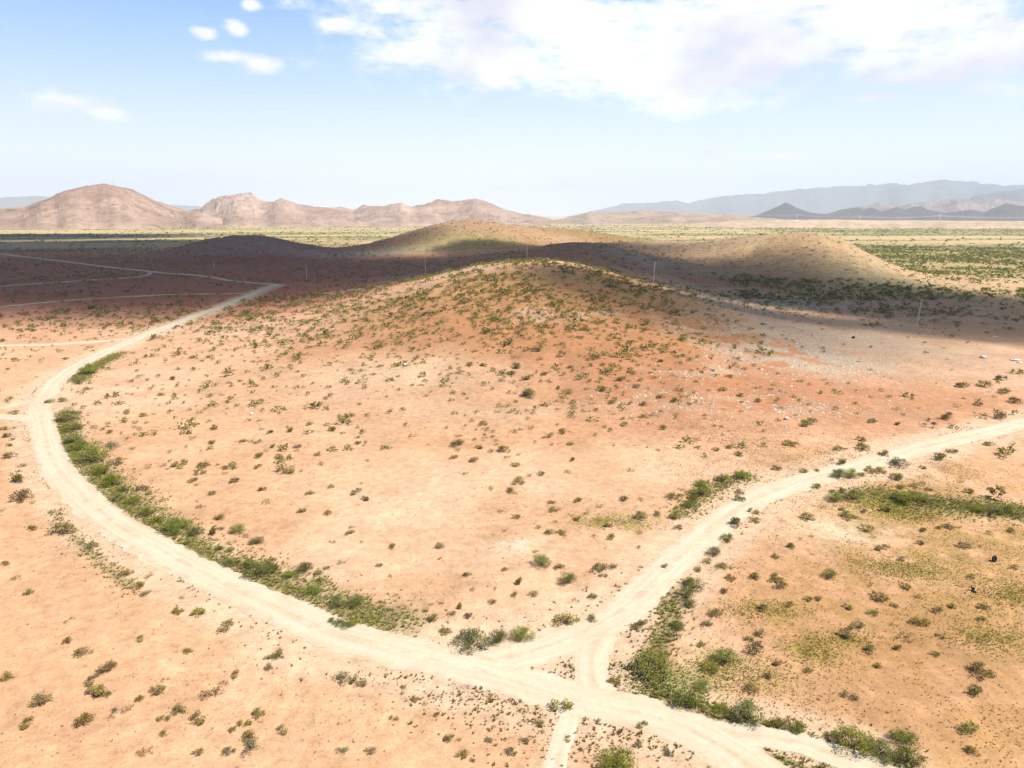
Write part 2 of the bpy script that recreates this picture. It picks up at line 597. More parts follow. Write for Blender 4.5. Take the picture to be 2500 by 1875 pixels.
# patches of other ground: frame x, y, half sizes in metres, colour, strength
RED = (0.385, 0.180, 0.088)
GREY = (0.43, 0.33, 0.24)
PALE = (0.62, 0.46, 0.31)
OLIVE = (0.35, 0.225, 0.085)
BROWN = (0.34, 0.17, 0.07)
GRASS = (0.24, 0.25, 0.035)
WHITE = (0.62, 0.55, 0.46)
PATCHES = [
    (2230, 620, 110, 110, (0.33, 0.27, 0.10), 0.75), (2450, 660, 60, 60, (0.33, 0.27, 0.10), 0.6), (2400, 720, 30, 30, (0.36, 0.28, 0.11), 0.5),
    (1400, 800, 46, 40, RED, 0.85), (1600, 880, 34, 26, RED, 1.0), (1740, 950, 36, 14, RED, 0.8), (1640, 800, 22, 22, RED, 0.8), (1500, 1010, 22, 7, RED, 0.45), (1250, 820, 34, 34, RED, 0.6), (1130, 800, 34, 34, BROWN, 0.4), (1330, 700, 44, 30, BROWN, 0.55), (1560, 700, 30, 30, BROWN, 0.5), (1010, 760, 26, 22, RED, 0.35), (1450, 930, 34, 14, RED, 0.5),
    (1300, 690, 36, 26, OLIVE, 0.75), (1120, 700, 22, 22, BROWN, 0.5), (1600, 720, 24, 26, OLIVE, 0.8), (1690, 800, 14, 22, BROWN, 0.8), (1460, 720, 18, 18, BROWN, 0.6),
    (1900, 830, 16, 26, GREY, 1.0), (1830, 760, 10, 24, GREY, 0.95), (1990, 880, 16, 10, GREY, 0.75), (1700, 905, 7, 5, GREY, 0.8), (1800, 985, 18, 6, GREY, 0.5), (2050, 820, 18, 10, PALE, 0.75), (2180, 850, 16, 6, PALE, 0.6),
    (1010, 672, 20, 8, GREY, 0.8), (900, 705, 18, 8, GREY, 0.7), (1300, 765, 4, 4, WHITE, 0.6), (1420, 765, 4, 1.5, WHITE, 0.35), (1500, 763, 4, 1.5, WHITE, 0.35),
    (1000, 930, 20, 10, PALE, 0.55), (880, 900, 16, 10, PALE, 0.5), (1120, 1010, 14, 8, PALE, 0.4), (1330, 1000, 9, 4, PALE, 0.35),
    (2150, 960, 40, 12, RED, 0.4), (2300, 1000, 40, 10, RED, 0.35), (1850, 1060, 30, 6, RED, 0.3),
    (1258, 1333, 1.2, 0.8, (0.82, 0.77, 0.70), 1.3), (1245, 1335, 2.6, 1.6, PALE, 0.9), (2040, 1290, 5, 3, PALE, 1.0),
    (1500, 1275, 3.4, 1.5, GRASS, 0.8), (1860, 1492, 3.2, 1.3, GRASS, 0.9), (1990, 1590, 2.0, 1.6, GRASS, 0.8), (1790, 1640, 3.2, 2.2, GRASS, 0.55),
    (2150, 1235, 4.5, 2.0, GRASS, 0.9), (2190, 1290, 5, 5, OLIVE, 0.7), (2200, 1390, 4, 2, GRASS, 0.5), (2180, 1400, 4, 3, OLIVE, 0.6), (2470, 1580, 7, 6, OLIVE, 0.7), (2440, 1330, 9, 5, OLIVE, 0.7), (2300, 1350, 8, 4, OLIVE, 0.6), (2080, 1520, 6, 4, OLIVE, 0.55), (2330, 1480, 8, 4, OLIVE, 0.5), (2000, 1430, 6, 3, OLIVE, 0.5), (2480, 1450, 3, 2, GRASS, 0.4), (2060, 1560, 2.2, 1.0, GRASS, 0.5), (2230, 1260, 3, 1.5, GRASS, 0.5), (2400, 1560, 2.4, 1.4, GRASS, 0.35),
    (1850, 1500, 6, 4, BROWN, 0.35), (2060, 1450, 12, 6, BROWN, 0.3), (2200, 1600, 10, 7, BROWN, 0.3), (2010, 1700, 7, 5, BROWN, 0.25), (2350, 1700, 8, 5, BROWN, 0.25),
    (1130, 1430, 8, 4, BROWN, 0.25), (1350, 1240, 9, 4, BROWN, 0.25), (1490, 1390, 6, 4, BROWN, 0.25), (1260, 1290, 7, 3, BROWN, 0.25), (1050, 1330, 8, 4, BROWN, 0.2),
    (1595, 1662, 2.6, 1.6, (0.13, 0.20, 0.02), 1.3), (1950, 1846, 2.4, 0.7, (0.50, 0.24, 0.12), 1.3), (1870, 1846, 1.0, 0.5, (0.20, 0.22, 0.04), 0.7),
    (1580, 1748, 2.4, 0.9, (0.58, 0.25, 0.10), 0.9), (1425, 1640, 2.5, 1.3, (0.66, 0.52, 0.38), 0.9),
    (590, 600, 60, 40, (0.31, 0.19, 0.15), 1.0), (520, 640, 50, 16, (0.30, 0.08, 0.05), 0.9), (690, 630, 30, 14, (0.30, 0.08, 0.05), 0.6),
    (1120, 560, 70, 70, (0.38, 0.245, 0.145), 0.95), (900, 620, 60, 14, (0.42, 0.34, 0.28), 0.9), (1150, 590, 60, 24, (0.25, 0.22, 0.06), 0.7), (1010, 640, 50, 18, RED, 0.6), (1250, 620, 30, 20, BROWN, 0.7), (1390, 590, 34, 30, (0.43, 0.29, 0.16), 0.8), (1440, 570, 30, 20, OLIVE, 0.6),
    (1480, 625, 30, 22, RED, 0.5), (1600, 640, 26, 26, (0.40, 0.34, 0.29), 0.9), (1700, 660, 20, 26, (0.38, 0.31, 0.26), 0.8),
    (1950, 620, 70, 70, (0.39, 0.27, 0.15), 1.0), (1800, 690, 30, 20, RED, 0.7), (1900, 740, 30, 16, (0.40, 0.34, 0.29), 0.7), (2080, 720, 30, 20, OLIVE, 0.6), (2160, 690, 20, 24, (0.50, 0.40, 0.20), 0.8), (1680, 590, 60, 50, (0.47, 0.35, 0.21), 0.8), (1820, 640, 40, 20, (0.50, 0.30, 0.16), 0.5),
]


def patch_world():
    a = np.array([(p[0], p[1]) for p in PATCHES], float)
    P, _ = unproject(a[:, 0], a[:, 1])
    return [(P[i, 0], P[i, 1], p[2], p[3], p[4], p[5]) for i, p in enumerate(PATCHES)]


PW = patch_world()


def mixc(col, c, w):
    w = np.clip(w, 0, 1)[..., None]
    return col * (1 - w) + np.asarray(c) * w


def ground_colour(x, y, z):
    r = np.hypot(x, y)
    col = np.empty(x.shape + (3,))
    col[:] = (0.565, 0.342, 0.200)
    n_big = fbm(x / 38, y / 38, 21, 4)
    n_mid = fbm(x / 9, y / 9, 25, 4)
    col = mixc(col, (0.61, 0.405, 0.265), sstep(0.48, 0.64, n_big) * 0.8)
    col = mixc(col, (0.50, 0.28, 0.15), sstep(0.48, 0.32, n_big) * 0.42)
    col = mixc(col, (0.45, 0.26, 0.135), sstep(0.54, 0.72, n_mid) * 0.4)
    # mottled, browner and grassier flat on the near right
    rightside = sstep(10, 30, x - 0.12 * y) * sstep(120, 90, y)
    m2 = fbm(x / 4.5, y / 4.5, 33, 4)
    col = mixc(col, (0.40, 0.235, 0.095), rightside * (0.22 + 0.6 * sstep(0.42, 0.60, m2)))
    # the plain behind: yellowish grass with bands of green scrub, red, shade-darkened earth on the left
    far = sstep(330, 700, r)
    band = fbm(x / 420, y / 60, 41, 4)
    plain = np.empty_like(col); plain[:] = (0.50, 0.35, 0.19)
    plain = mixc(plain, (0.55, 0.43, 0.22), sstep(900, 1500, r) * 0.9)
    plain = mixc(plain, (0.17, 0.17, 0.055), sstep(0.46, 0.60, band) * (0.75 * sstep(450, 800, r)) * sstep(3800, 2600, r))
    plain = mixc(plain, (0.60, 0.42, 0.28), sstep(2000, 3000, r) * 0.7)
    col = mixc(col, plain, far)
    red_shaded = np.maximum(sstep(0, -60, x + 0.05 * y) * sstep(180, 330, y), 0.8 * sstep(330, 370, y)) * sstep(900, 600, y) * sstep(160, 100, x)
    col = mixc(col, (0.34, 0.100, 0.052), red_shaded * 0.92)  # red soil, its colour deepened where the cloud shadow lies, left and behind hill
    # hills: stony
    wx = x + (fbm(x / 12, y / 12, 51, 3) - 0.5) * 16
    wy = y + (fbm(x / 12, y / 12, 57, 3) - 0.5) * 16
    near = sstep(140, 90, r)[..., None]
    wxn = x + (fbm(x / 3, y / 3, 61, 3) - 0.5) * 4
    wyn = y + (fbm(x / 3, y / 3, 67, 3) - 0.5) * 4
    WX = np.where(near[..., 0] > 0.5, wxn, wx); WY = np.where(near[..., 0] > 0.5, wyn, wy)
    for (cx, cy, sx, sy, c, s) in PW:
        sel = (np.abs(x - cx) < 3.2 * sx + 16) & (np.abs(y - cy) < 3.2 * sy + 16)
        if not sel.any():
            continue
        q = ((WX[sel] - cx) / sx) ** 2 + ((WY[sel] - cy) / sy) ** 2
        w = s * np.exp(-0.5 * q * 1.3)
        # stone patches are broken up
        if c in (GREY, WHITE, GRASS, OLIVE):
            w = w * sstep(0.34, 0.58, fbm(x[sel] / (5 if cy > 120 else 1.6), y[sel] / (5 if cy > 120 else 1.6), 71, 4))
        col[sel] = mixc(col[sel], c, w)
    for (line, hw, s) in GREEN_STRIPS:
        d = line_dist(x, y, line, 4)
        d = d + (m2 - 0.5) * hw * 1.6
        col = mixc(col, (0.17, 0.155, 0.05), s * sstep(hw * 1.5, hw * 0.5, d) * (0.40 + 0.45 * sstep(0.35, 0.6, m2)))
    # graded verges of the roads, pale dust
    for nm, (wd, line) in ROAD_LINES.items():
        d = line_dist(x, y, line, 7)
        d = d + ((n_mid - 0.5) * 2.2 + (m2 - 0.5) * 1.4) * sstep(0.5, 4.0, d - wd * 0.5)
        near_main = nm in ('main_dirt_road', 'branch_dirt_road', 'link_dirt_road', 'side_dirt_road')
        wide = 5.0 if near_main else 1.6
        green = sstep(0.16, 0.05, col[..., 2]) * 0.0
        col = mixc(col, (0.585, 0.412, 0.28), sstep(wd * 0.5 + wide, wd * 0.5 + wide * 0.45, d) * (0.72 if near_main else 0.3) * (1 - green))
        col = mixc(col, (0.58, 0.47, 0.34), sstep(wd * 0.5 + 0.5, wd * 0.5 - 0.5, d) * 0.95)
    # green strips lie on top of the verge
    for (line, hw, s) in GREEN_STRIPS:
        d = line_dist(x, y, line, 4) + (m2 - 0.5) * hw * 1.5
        col = mixc(col, (0.185, 0.16, 0.05), 0.75 * s * sstep(hw * 1.15, hw * 0.35, d) * (0.35 + 0.65 * sstep(0.35, 0.55, m2)))
    return np.clip(col, 0.01, 0.9)


# ------------------------------------------------------------------ ground
def build_ground():
    az = np.concatenate([np.arange(-180, -52, 4.0), np.arange(-50, 50, 0.165), np.arange(52, 180, 4.0)])
    rad = [0.02, 2.0, 4.0, 6.0]
    while rad[-1] < 21000:
        r = rad[-1]
        if r < 5000:
            dr = min(max(0.34, r * r / 26000 * 1.6), 0.0125 * r) if r > 27 else 0.34
            dr = max(dr, 0.3)
        else:
            dr = 0.05 * r
        rad.append(r + dr)
    rad = np.array(rad)
    A, R = np.meshgrid(np.radians(az), rad)
    x = R * np.sin(A); y = R * np.cos(A)
    z = H(x, y)
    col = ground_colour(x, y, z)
    nu, nv = len(az), len(rad)
    V = np.stack([x, y, z], -1).reshape(-1, 3)
    F = grid_faces(nu, nv, True)[:, ::-1]
    c0 = len(V)
    scrubby = sstep(430, 560, R) * (0.35 + 0.45 * sstep(0.4, 0.6, fbm(x / 50, y / 50, 77, 3))) * sstep(2600, 1500, R)
    scrubby = np.maximum(scrubby, 0.30 * sstep(330, 400, R))
    scrubby = np.maximum(scrubby, 0.62 * sstep(360, 420, R) * sstep(3, 8, z))
    col = np.concatenate([col, scrubby[..., None]], -1)
    me = mesh_np('ground', V, F, [M_GROUND], col.reshape(-1, 4), smooth=True)
    link('ground', me, kind='structure')


build_ground()


def build_roads():
    for k, (nm, (wd, line)) in enumerate(ROAD_LINES.items()):
        t = np.gradient(line, axis=0)
        t /= np.linalg.norm(t, axis=1)[:, None] + 1e-9
        nrm = np.stack([-t[:, 1], t[:, 0]], -1)
        s = np.concatenate([[0], np.cumsum(np.linalg.norm(np.diff(line, axis=0), axis=1))])
        cols = 9
        other = np.minimum.reduce([np.clip(line_dist(line[:, 0], line[:, 1], l2, 5) - w2 * 0.5, 0, 50) for n2, (w2, l2) in ROAD_LINES.items() if n2 != nm])
        V, U = [], []
        for j in range(cols):
            f = -1 + 2 * j / (cols - 1)
            edge = np.zeros_like(s)
            if j in (0, cols - 1):
                edge = (1 if f > 0 else -1) * fbm(s / 1.1, s * 0 + j, 80 + k, 4, 0.65) * 0.36 * wd - f * 0.06 * wd
            half = 0.5 * wd * (0.72 + 0.56 * fbm(s / 14, s * 0 + (0 if f < 0 else 5), 90 + k, 2))
            off = f * half + edge
            p = line + nrm * off[:, None]
            r = np.hypot(p[:, 0], p[:, 1])
            lift = (0.035 + 0.00045 * r + 0.004 * k) * (0.25 + 0.75 * sstep(0.0, 5.0, np.minimum(s, s[-1] - s)))
            if j in (1, cols - 2):
                lift = lift + np.clip(fbm(s / 2.2, s * 0 + j, 95 + k, 3) - 0.38, 0, 1) * ((0.22 if k < 2 else 0.08) if r.mean() < 250 else 0.0) * sstep(2.0, 7.0, np.minimum(s, s[-1] - s)) * sstep(1.0, 4.0, other - wd * 0.5)
            if j in (0, cols - 1):
                lift = lift * 0.2
            V.append(np.stack([p[:, 0], p[:, 1], H(p[:, 0], p[:, 1]) + lift], -1))
            U.append(np.stack([s, f * half], -1))
        V = np.stack(V, 1).reshape(-1, 3); U = np.stack(U, 1).reshape(-1, 2)
        F = grid_faces(cols, len(s))
        me = mesh_np(nm, V, F, [M_ROAD], uv=U, smooth=True)
        me.flip_normals() if me.polygons[0].normal.z < 0 else None
        link(nm, me, kind='structure')


build_roads()

# ------------------------------------------------------------------ mountains
D2S = 2500 / 2212.0


def mountain(name, sil, dist, foot_drop, depth, base_col, high_col, rough_amp, seed, nu=420, nv=60, gully=0.2, crag=(), extra=None):
    """a range whose crest is seen along the frame points `sil` at about `dist` metres, with real depth in front and behind"""
    sil = np.asarray(sil, float) * D2S
    xs = np.linspace(sil[0, 0], sil[-1, 0], nu)
    # smooth interpolation of the crest
    ys = np.interp(xs, sil[:, 0], sil[:, 1])
    k = np.array([1, 2, 3, 2, 1.0]); k /= k.sum()
    ys = np.convolve(np.pad(ys, 2, 'edge'), k, 'valid')
    d = pix_dir(xs, ys)
    az = np.arctan2(d[:, 0], d[:, 1])
    slope = d[:, 2] / np.hypot(d[:, 0], d[:, 1])
    wob = (fbm(xs / 130.0, xs * 0, seed, 3) - 0.5) * depth * 0.7
    cr = dist + wob
    zc = EYE + slope * cr
    v = np.linspace(-1, 1, nv)
    V = np.zeros((nv, nu, 3)); col = np.zeros((nv, nu, 3))
    zf = -foot_drop
    for j, t in enumerate(v):
        rr = cr + t * depth * (0.85 + 0.5 * fbm(xs / 90.0, xs * 0 + 3.3, seed + 5, 3))
        x = rr * np.sin(az); y = rr * np.cos(az)
        a = abs(t)
        prof = (1 - a) ** 1.25 * (1 + 0.9 * a * (1 - a))
        rdg = 1 - np.abs(2 * fbm(x / (depth * 0.30), y / (depth * 0.34), seed + 11, 4) - 1)
        g = gully * (rdg - 0.6) * 4 * a * (1 - a)
        rel = np.clip(prof + g * 0.6, 0, 1.02)
        z = zf + (zc - zf) * rel
        amp = rough_amp
        z = z + (fbm(x / (depth * 0.07), y / (depth * 0.07), seed + 21, 4) - 0.5) * amp * np.clip(rel * 3, 0, 1)
        for (c0, c1, am) in crag:
            wgt = sstep(c0 * D2S - 20, c0 * D2S + 25, xs) * sstep(c1 * D2S + 20, c1 * D2S - 25, xs)
            z = z + wgt * (np.abs(fbm(x / (depth * 0.05), y / (depth * 0.05), seed + 31, 4) - 0.5) * 2) * am * np.clip(rel * 2.2, 0, 1)
        V[j, :, 0], V[j, :, 1], V[j, :, 2] = x, y, z
        n = fbm(x / (depth * 0.15), y / (depth * 0.15), seed + 41, 4)
        w = sstep(0.35, 0.65, n)[:, None]
        c = np.asarray(base_col) * (1 - w) + np.asarray(high_col) * w
        if extra is not None:
            c = extra(xs / D2S, rel, n, c)
        col[j] = c
    me = mesh_np(name, V.reshape(-1, 3), grid_faces(nu, nv), [M_MOUNT], col.reshape(-1, 3), smooth=True)
    return link(name, me, kind='structure')


def brown_extra(xs, rel, n, c):
    # paler rock on the crags, pale fans at the foot
    w = (sstep(420, 450, xs) * sstep(600, 545, xs) * 0.5 + sstep(570, 600, xs) * sstep(660, 630, xs) * 0.35 + sstep(840, 868, xs) * sstep(905, 880, xs) * 0.4)
    w = (w * sstep(0.25, 0.6, rel))[:, None]
    c = c * (1 - w) + np.array((0.50, 0.37, 0.31)) * w
    f = (sstep(0.22, 0.02, rel) * 0.7)[:, None]
    c = c * (1 - f) + np.array((0.47, 0.34, 0.23)) * f
    return c


mountain('brown_mountain', [(-160, 462), (-60, 456), (0, 450), (60, 446), (110, 425), (140, 413), (165, 405), (195, 401), (220, 396), (245, 399), (268, 404), (292, 411), (330, 432), (372, 447), (410, 456), (440, 462), (480, 471)],
         2750, 6, 520, (0.32, 0.21, 0.155), (0.39, 0.27, 0.205), 14, 101, extra=brown_extra)
mountain('craggy_mountain', [(380, 470), (415, 455), (432, 452), (447, 441), (466, 430), (490, 426), (503, 423), (524, 422), (537, 419), (547, 423), (560, 433), (586, 437), (612, 430), (626, 434), (645, 442), (680, 447), (740, 448), (763, 453), (785, 443), (830, 445), (866, 438), (886, 446), (905, 444), (945, 431), (985, 435), (1030, 430), (1060, 440), (1100, 455), (1140, 464), (1190, 473)],
         2950, 6, 520, (0.32, 0.215, 0.165), (0.39, 0.275, 0.215), 13, 131, nu=620, crag=((428, 560, 10), (585, 650, 5), (845, 890, 6)), extra=brown_extra)
mountain('low_brown_hills', [(1170, 478), (1215, 473), (1240, 467), (1270, 460), (1330, 459), (1365, 457), (1390, 453), (1415, 455), (1440, 459), (1530, 460), (1580, 464), (1640, 470), (1700, 474), (1760, 477)],
         3500, 8, 520, (0.32, 0.225, 0.16), (0.39, 0.285, 0.21), 9, 161, extra=brown_extra)
mountain('pale_rise', [(1480, 484), (1580, 478), (1700, 475), (1800, 474), (1900, 477), (2020, 479), (2130, 477), (2260, 481), (2400, 483)],
         2700, 8, 420, (0.48, 0.34, 0.22), (0.53, 0.39, 0.27), 3, 171)
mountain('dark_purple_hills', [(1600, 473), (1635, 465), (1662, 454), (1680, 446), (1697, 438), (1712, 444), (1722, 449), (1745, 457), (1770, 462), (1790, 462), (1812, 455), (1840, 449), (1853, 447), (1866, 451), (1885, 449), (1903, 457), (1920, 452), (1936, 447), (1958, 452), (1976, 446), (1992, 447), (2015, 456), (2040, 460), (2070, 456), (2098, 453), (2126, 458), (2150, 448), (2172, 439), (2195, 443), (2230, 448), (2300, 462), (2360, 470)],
         6500, 10, 900, (0.040, 0.026, 0.030), (0.065, 0.042, 0.045), 16, 181, nu=620)  # cloud shade over these hills is put into the dark rock colour
mountain('lavender_crags', [(1800, 468), (1850, 450), (1880, 443), (1900, 438), (1925, 440), (1950, 446), (1975, 441), (2005, 437), (2040, 433), (2070, 431), (2095, 436), (2120, 437), (2150, 430), (2180, 436), (2212, 440), (2300, 446), (2400, 462)],
         8200, 10, 900, (0.17, 0.12, 0.115), (0.27, 0.195, 0.165), 36, 191, nu=520, crag=((1960, 2300, 24),))
mountain('blue_near_range', [(2040, 462), (2080, 440), (2105, 424), (2130, 420), (2160, 414), (2195, 411), (2240, 408), (2330, 405), (2500, 415)],
         11000, 10, 1600, (0.06, 0.06, 0.065), (0.10, 0.09, 0.09), 60, 201)
mountain('blue_far_range', [(1210, 474), (1250, 464), (1290, 454), (1340, 442), (1390, 438), (1430, 436), (1447, 433), (1470, 437), (1488, 441), (1505, 435), (1540, 427), (1600, 420), (1640, 420), (1680, 414), (1740, 407), (1800, 404), (1850, 402), (1890, 399), (1920, 396), (1960, 398), (1985, 396), (2010, 391), (2035, 387), (2060, 391), (2085, 393), (2110, 394), (2140, 398), (2170, 405), (2195, 400), (2240, 397), (2330, 392), (2500, 402)],
         15500, 10, 2200, (0.07, 0.075, 0.08), (0.11, 0.11, 0.11), 80, 211, nu=620)
mountain('blue_left_range', [(-300, 432), (-120, 428), (0, 428), (40, 425), (90, 424), (130, 427), (200, 434), (300, 440), (420, 446), (520, 455), (600, 468)],
         16500, 10, 2000, (0.10, 0.10, 0.09), (0.15, 0.14, 0.12), 60, 221)
# ------------------------------------------------------------------ air and clouds
def build_haze():
    x0, x1, y0, y1, z0, z1 = -21500, 21500, -21500, 21500, -14, 930
    V = [(x, y, z) for z in (z0, z1) for y in (y0, y1) for x in (x0, x1)]
    F = [(0, 2, 3, 1), (4, 5, 7, 6), (0, 1, 5, 4), (2, 6, 7, 3), (0, 4, 6, 2), (1, 3, 7, 5)]
    m = bpy.data.materials.new('air')
    m.use_nodes = True
    t = NT(m.node_tree)
    t.n.clear()
    out = t.node('ShaderNodeOutputMaterial')
    pv = t.node('ShaderNodeVolumePrincipled')
    pv.inputs['Color'].default_value = (0.74, 0.86, 1.0, 1)
    pv.inputs['Density'].default_value = HAZE
    pv.inputs['Anisotropy'].default_value = 0.0
    t.l.new(pv.outputs[0], out.inputs['Volume'])
    link('haze', mesh_np('haze', V, F, [m]), kind='stuff')


def cloud(gx, gy, rx, ry, turn, thick, density, seed):
    """a cloud overhead; gx, gy is where its shadow falls on the plain"""
    base = 1180.0
    cx = gx + TO_SUN[0] / TO_SUN[2] * base
    cy = gy + TO_SUN[1] / TO_SUN[2] * base
    na, nr = 72, 22
    a = np.linspace(0, 2 * math.pi, na, endpoint=False)
    rr = np.linspace(0, 1, nr) ** 0.8
    A, R = np.meshgrid(a, rr)
    edge = 0.78 + 0.44 * fbm(np.cos(A) * 1.6 + 5, np.sin(A) * 1.6 + 5, seed, 4)
    X = R * np.cos(A) * rx * edge; Y = R * np.sin(A) * ry * edge
    c, s = math.cos(math.radians(turn)), math.sin(math.radians(turn))
    X, Y = X * c - Y * s, X * s + Y * c
    h = thick * (1 - R ** 2) ** 1.7 * (0.45 + 1.1 * fbm(X / 70, Y / 70, seed + 3, 4))
    top = np.stack([X, Y, h + 1.5], -1).reshape(-1, 3)
    bot = np.stack([X, Y, -h * 0.25 - 1.5], -1).reshape(-1, 3)
    F = grid_faces(na, nr, True)
    n = len(top)
    rim = (nr - 1) * na
    i = np.arange(na); i2 = (i + 1) % na
    side = np.stack([rim + i, rim + n + i, rim + n + i2, rim + i2], -1)
    FF = np.vstack([F[:, ::-1], F + n, side])
    m = bpy.data.materials.new('cloud_vapour')
    m.use_nodes = True
    t = NT(m.node_tree)
    t.n.clear()
    out = t.node('ShaderNodeOutputMaterial')
    pv = t.node('ShaderNodeVolumePrincipled')
    pv.inputs['Color'].default_value = (0.98, 0.98, 1.0, 1)
    pv.inputs['Density'].default_value = density
    pv.inputs['Anisotropy'].default_value = 0.4
    t.l.new(pv.outputs[0], out.inputs['Volume'])
    link('cloud', mesh_np('cloud', np.vstack([top, bot]), FF, [m]), loc=(cx, cy, base - 0.33 * thick), kind='stuff')


HAZE = 8.5e-5
build_haze()
for i, c in enumerate([
    (-560, 840, 300, 290, 20, 150, 0.034),
    (-980, 1200, 470, 280, 25, 150, 0.034),
    (-255, 415, 260, 195, 0, 150, 0.026),
    (-75, 500, 195, 110, -8, 130, 0.036),
    (50, 415, 85, 66, -20, 120, 0.042),
    (133, 324, 165, 76, -60, 120, 0.040),
    (46, 232, 95, 56, -28, 80, 0.018),
    (-250, 660, 150, 100, 0, 140, 0.036),
    (15, 590, 115, 48, -10, 100, 0.020),
    (-350, 560, 240, 140, 0, 140, 0.034),
    (165, 212, 85, 38, -35, 100, 0.007),
    (84, 250, 66, 27, -42, 90, 0.024),
    (38, 345, 92, 42, -42, 110, 0.034),
]):
    cloud(*c, 300 + 17 * i)
# ------------------------------------------------------------------ shrubs: unit meshes one metre wide, standing on z = 0
def leaf_quads(r, centres, normals_up, size, jit=0.35):
    n = len(centres)
    nrm = r.normal(size=(n, 3)); nrm[:, 2] = np.abs(nrm[:, 2]) + normals_up
    nrm /= np.linalg.norm(nrm, axis=1)[:, None]
    a = np.cross(nrm, r.normal(size=(n, 3))); a /= np.linalg.norm(a, axis=1)[:, None] + 1e-9
    b = np.cross(nrm, a)
    s = size * r.uniform(1 - jit, 1 + jit, n)[:, None]
    w = 0.55
    V = np.stack([centres - a * s, centres - b * s * w, centres + a * s, centres + b * s * w], 1).reshape(-1, 3)
    F = np.arange(4 * n).reshape(-1, 4)
    return V, F


def stem_tubes(r, tips, rad):
    V, F = [], []
    for tip in tips:
        base = np.array([r.normal() * 0.03, r.normal() * 0.03, -0.06])
        mid = base * 0.4 + np.asarray(tip) * 0.6 + r.normal(size=3) * 0.03
        ring = []
        for p, q in ((base, rad), (mid, rad * 0.7), (np.asarray(tip), rad * 0.25)):
            for k in range(3):
                an = k * 2.094
                V.append(p + np.array([math.cos(an), math.sin(an), 0]) * q)
        o = len(V) - 9
        for lv in range(2):
            for k in range(3):
                F.append((o + lv * 3 + k, o + lv * 3 + (k + 1) % 3, o + lv * 3 + 3 + (k + 1) % 3, o + lv * 3 + 3 + k))
    return np.array(V), np.array(F)


def shrub_unit(seed, nclump, nleaf, leaf, height, sig, col, jitter, spread=0.40, stems=True, long=1.0):
    r = np.random.default_rng(seed)
    rad = spread * np.sqrt(r.uniform(0.0, 1, nclump))
    an = r.uniform(0, 2 * math.pi, nclump)
    cz = height * (0.45 + 0.5 * r.uniform(0, 1, nclump)) * (1 - 0.45 * (rad / spread) ** 2)
    cx, cy = rad * np.cos(an) * long, rad * np.sin(an) / long
    cen = np.stack([cx, cy, cz], -1)
    siz = r.uniform(0.6, 1.25, nclump)
    which = r.choice(nclump, nleaf, p=siz / siz.sum())
    g = r.normal(size=(nleaf, 3))
    g *= np.minimum(1.0, 1.9 / np.linalg.norm(g, axis=1))[:, None]
    P = cen[which] + g * np.array([sig, sig, sig * 0.75]) * siz[which][:, None]
    P[:, 2] = np.abs(P[:, 2]) + 0.01
    V, F = leaf_quads(r, P, 0.35, leaf)
    cc = np.asarray(col)[None] * (1 + jitter * r.normal(size=(nleaf, 1)))
    tone = r.uniform(0, 1, (nleaf, 1))
    cc = cc * (1 - 0.35 * tone) + np.asarray(col)[None] * np.array([1.5, 1.25, 0.9]) * 0.35 * tone
    clump_tone = r.uniform(0.8, 1.22, nclump)
    cc = np.clip(cc * clump_tone[which][:, None], 0.008, 0.6)
    colv = np.repeat(cc, 4, 0)
    st = stem_tubes(r, cen, 0.011) if stems else None
    return V, F, colv, st


KINDS = {}


def register(kind, specs, leaf_mat):
    KINDS[kind] = []
    for i, sp in enumerate(specs):
        V, F, cv, st = shrub_unit(**sp)
        KINDS[kind].append((mesh_np(kind + '_foliage', V, F, [leaf_mat], cv), mesh_np(kind + '_stems', st[0], st[1], [M_WOOD])))


OLIVE_LEAF = (0.205, 0.182, 0.046)
GREEN_LEAF = (0.145, 0.172, 0.026)
GREY_LEAF = (0.185, 0.18, 0.085)
DRY_LEAF = (0.235, 0.150, 0.060)
register('creosote_shrub', [dict(seed=400 + i, nclump=10 + 2 * i, nleaf=430, leaf=0.042, height=0.40, sig=0.085, col=OLIVE_LEAF, jitter=0.2, long=1.0 + 0.12 * (i % 3)) for i in range(6)], M_LEAF)
register('mesquite_bush', [dict(seed=430 + i, nclump=26 + 3 * i, nleaf=2100, leaf=0.021, height=0.56, sig=0.088, col=GREEN_LEAF, jitter=0.22, spread=0.42, long=1.0 + 0.15 * (i % 2)) for i in range(5)], M_LEAF)
register('grey_shrub', [dict(seed=450 + i, nclump=14, nleaf=420, leaf=0.038, height=0.36, sig=0.09, col=GREY_LEAF, jitter=0.2) for i in range(3)], M_LEAF)
register('dry_shrub', [dict(seed=460 + i, nclump=9, nleaf=170, leaf=0.036, height=0.30, sig=0.085, col=DRY_LEAF, jitter=0.25) for i in range(3)], M_LEAF)

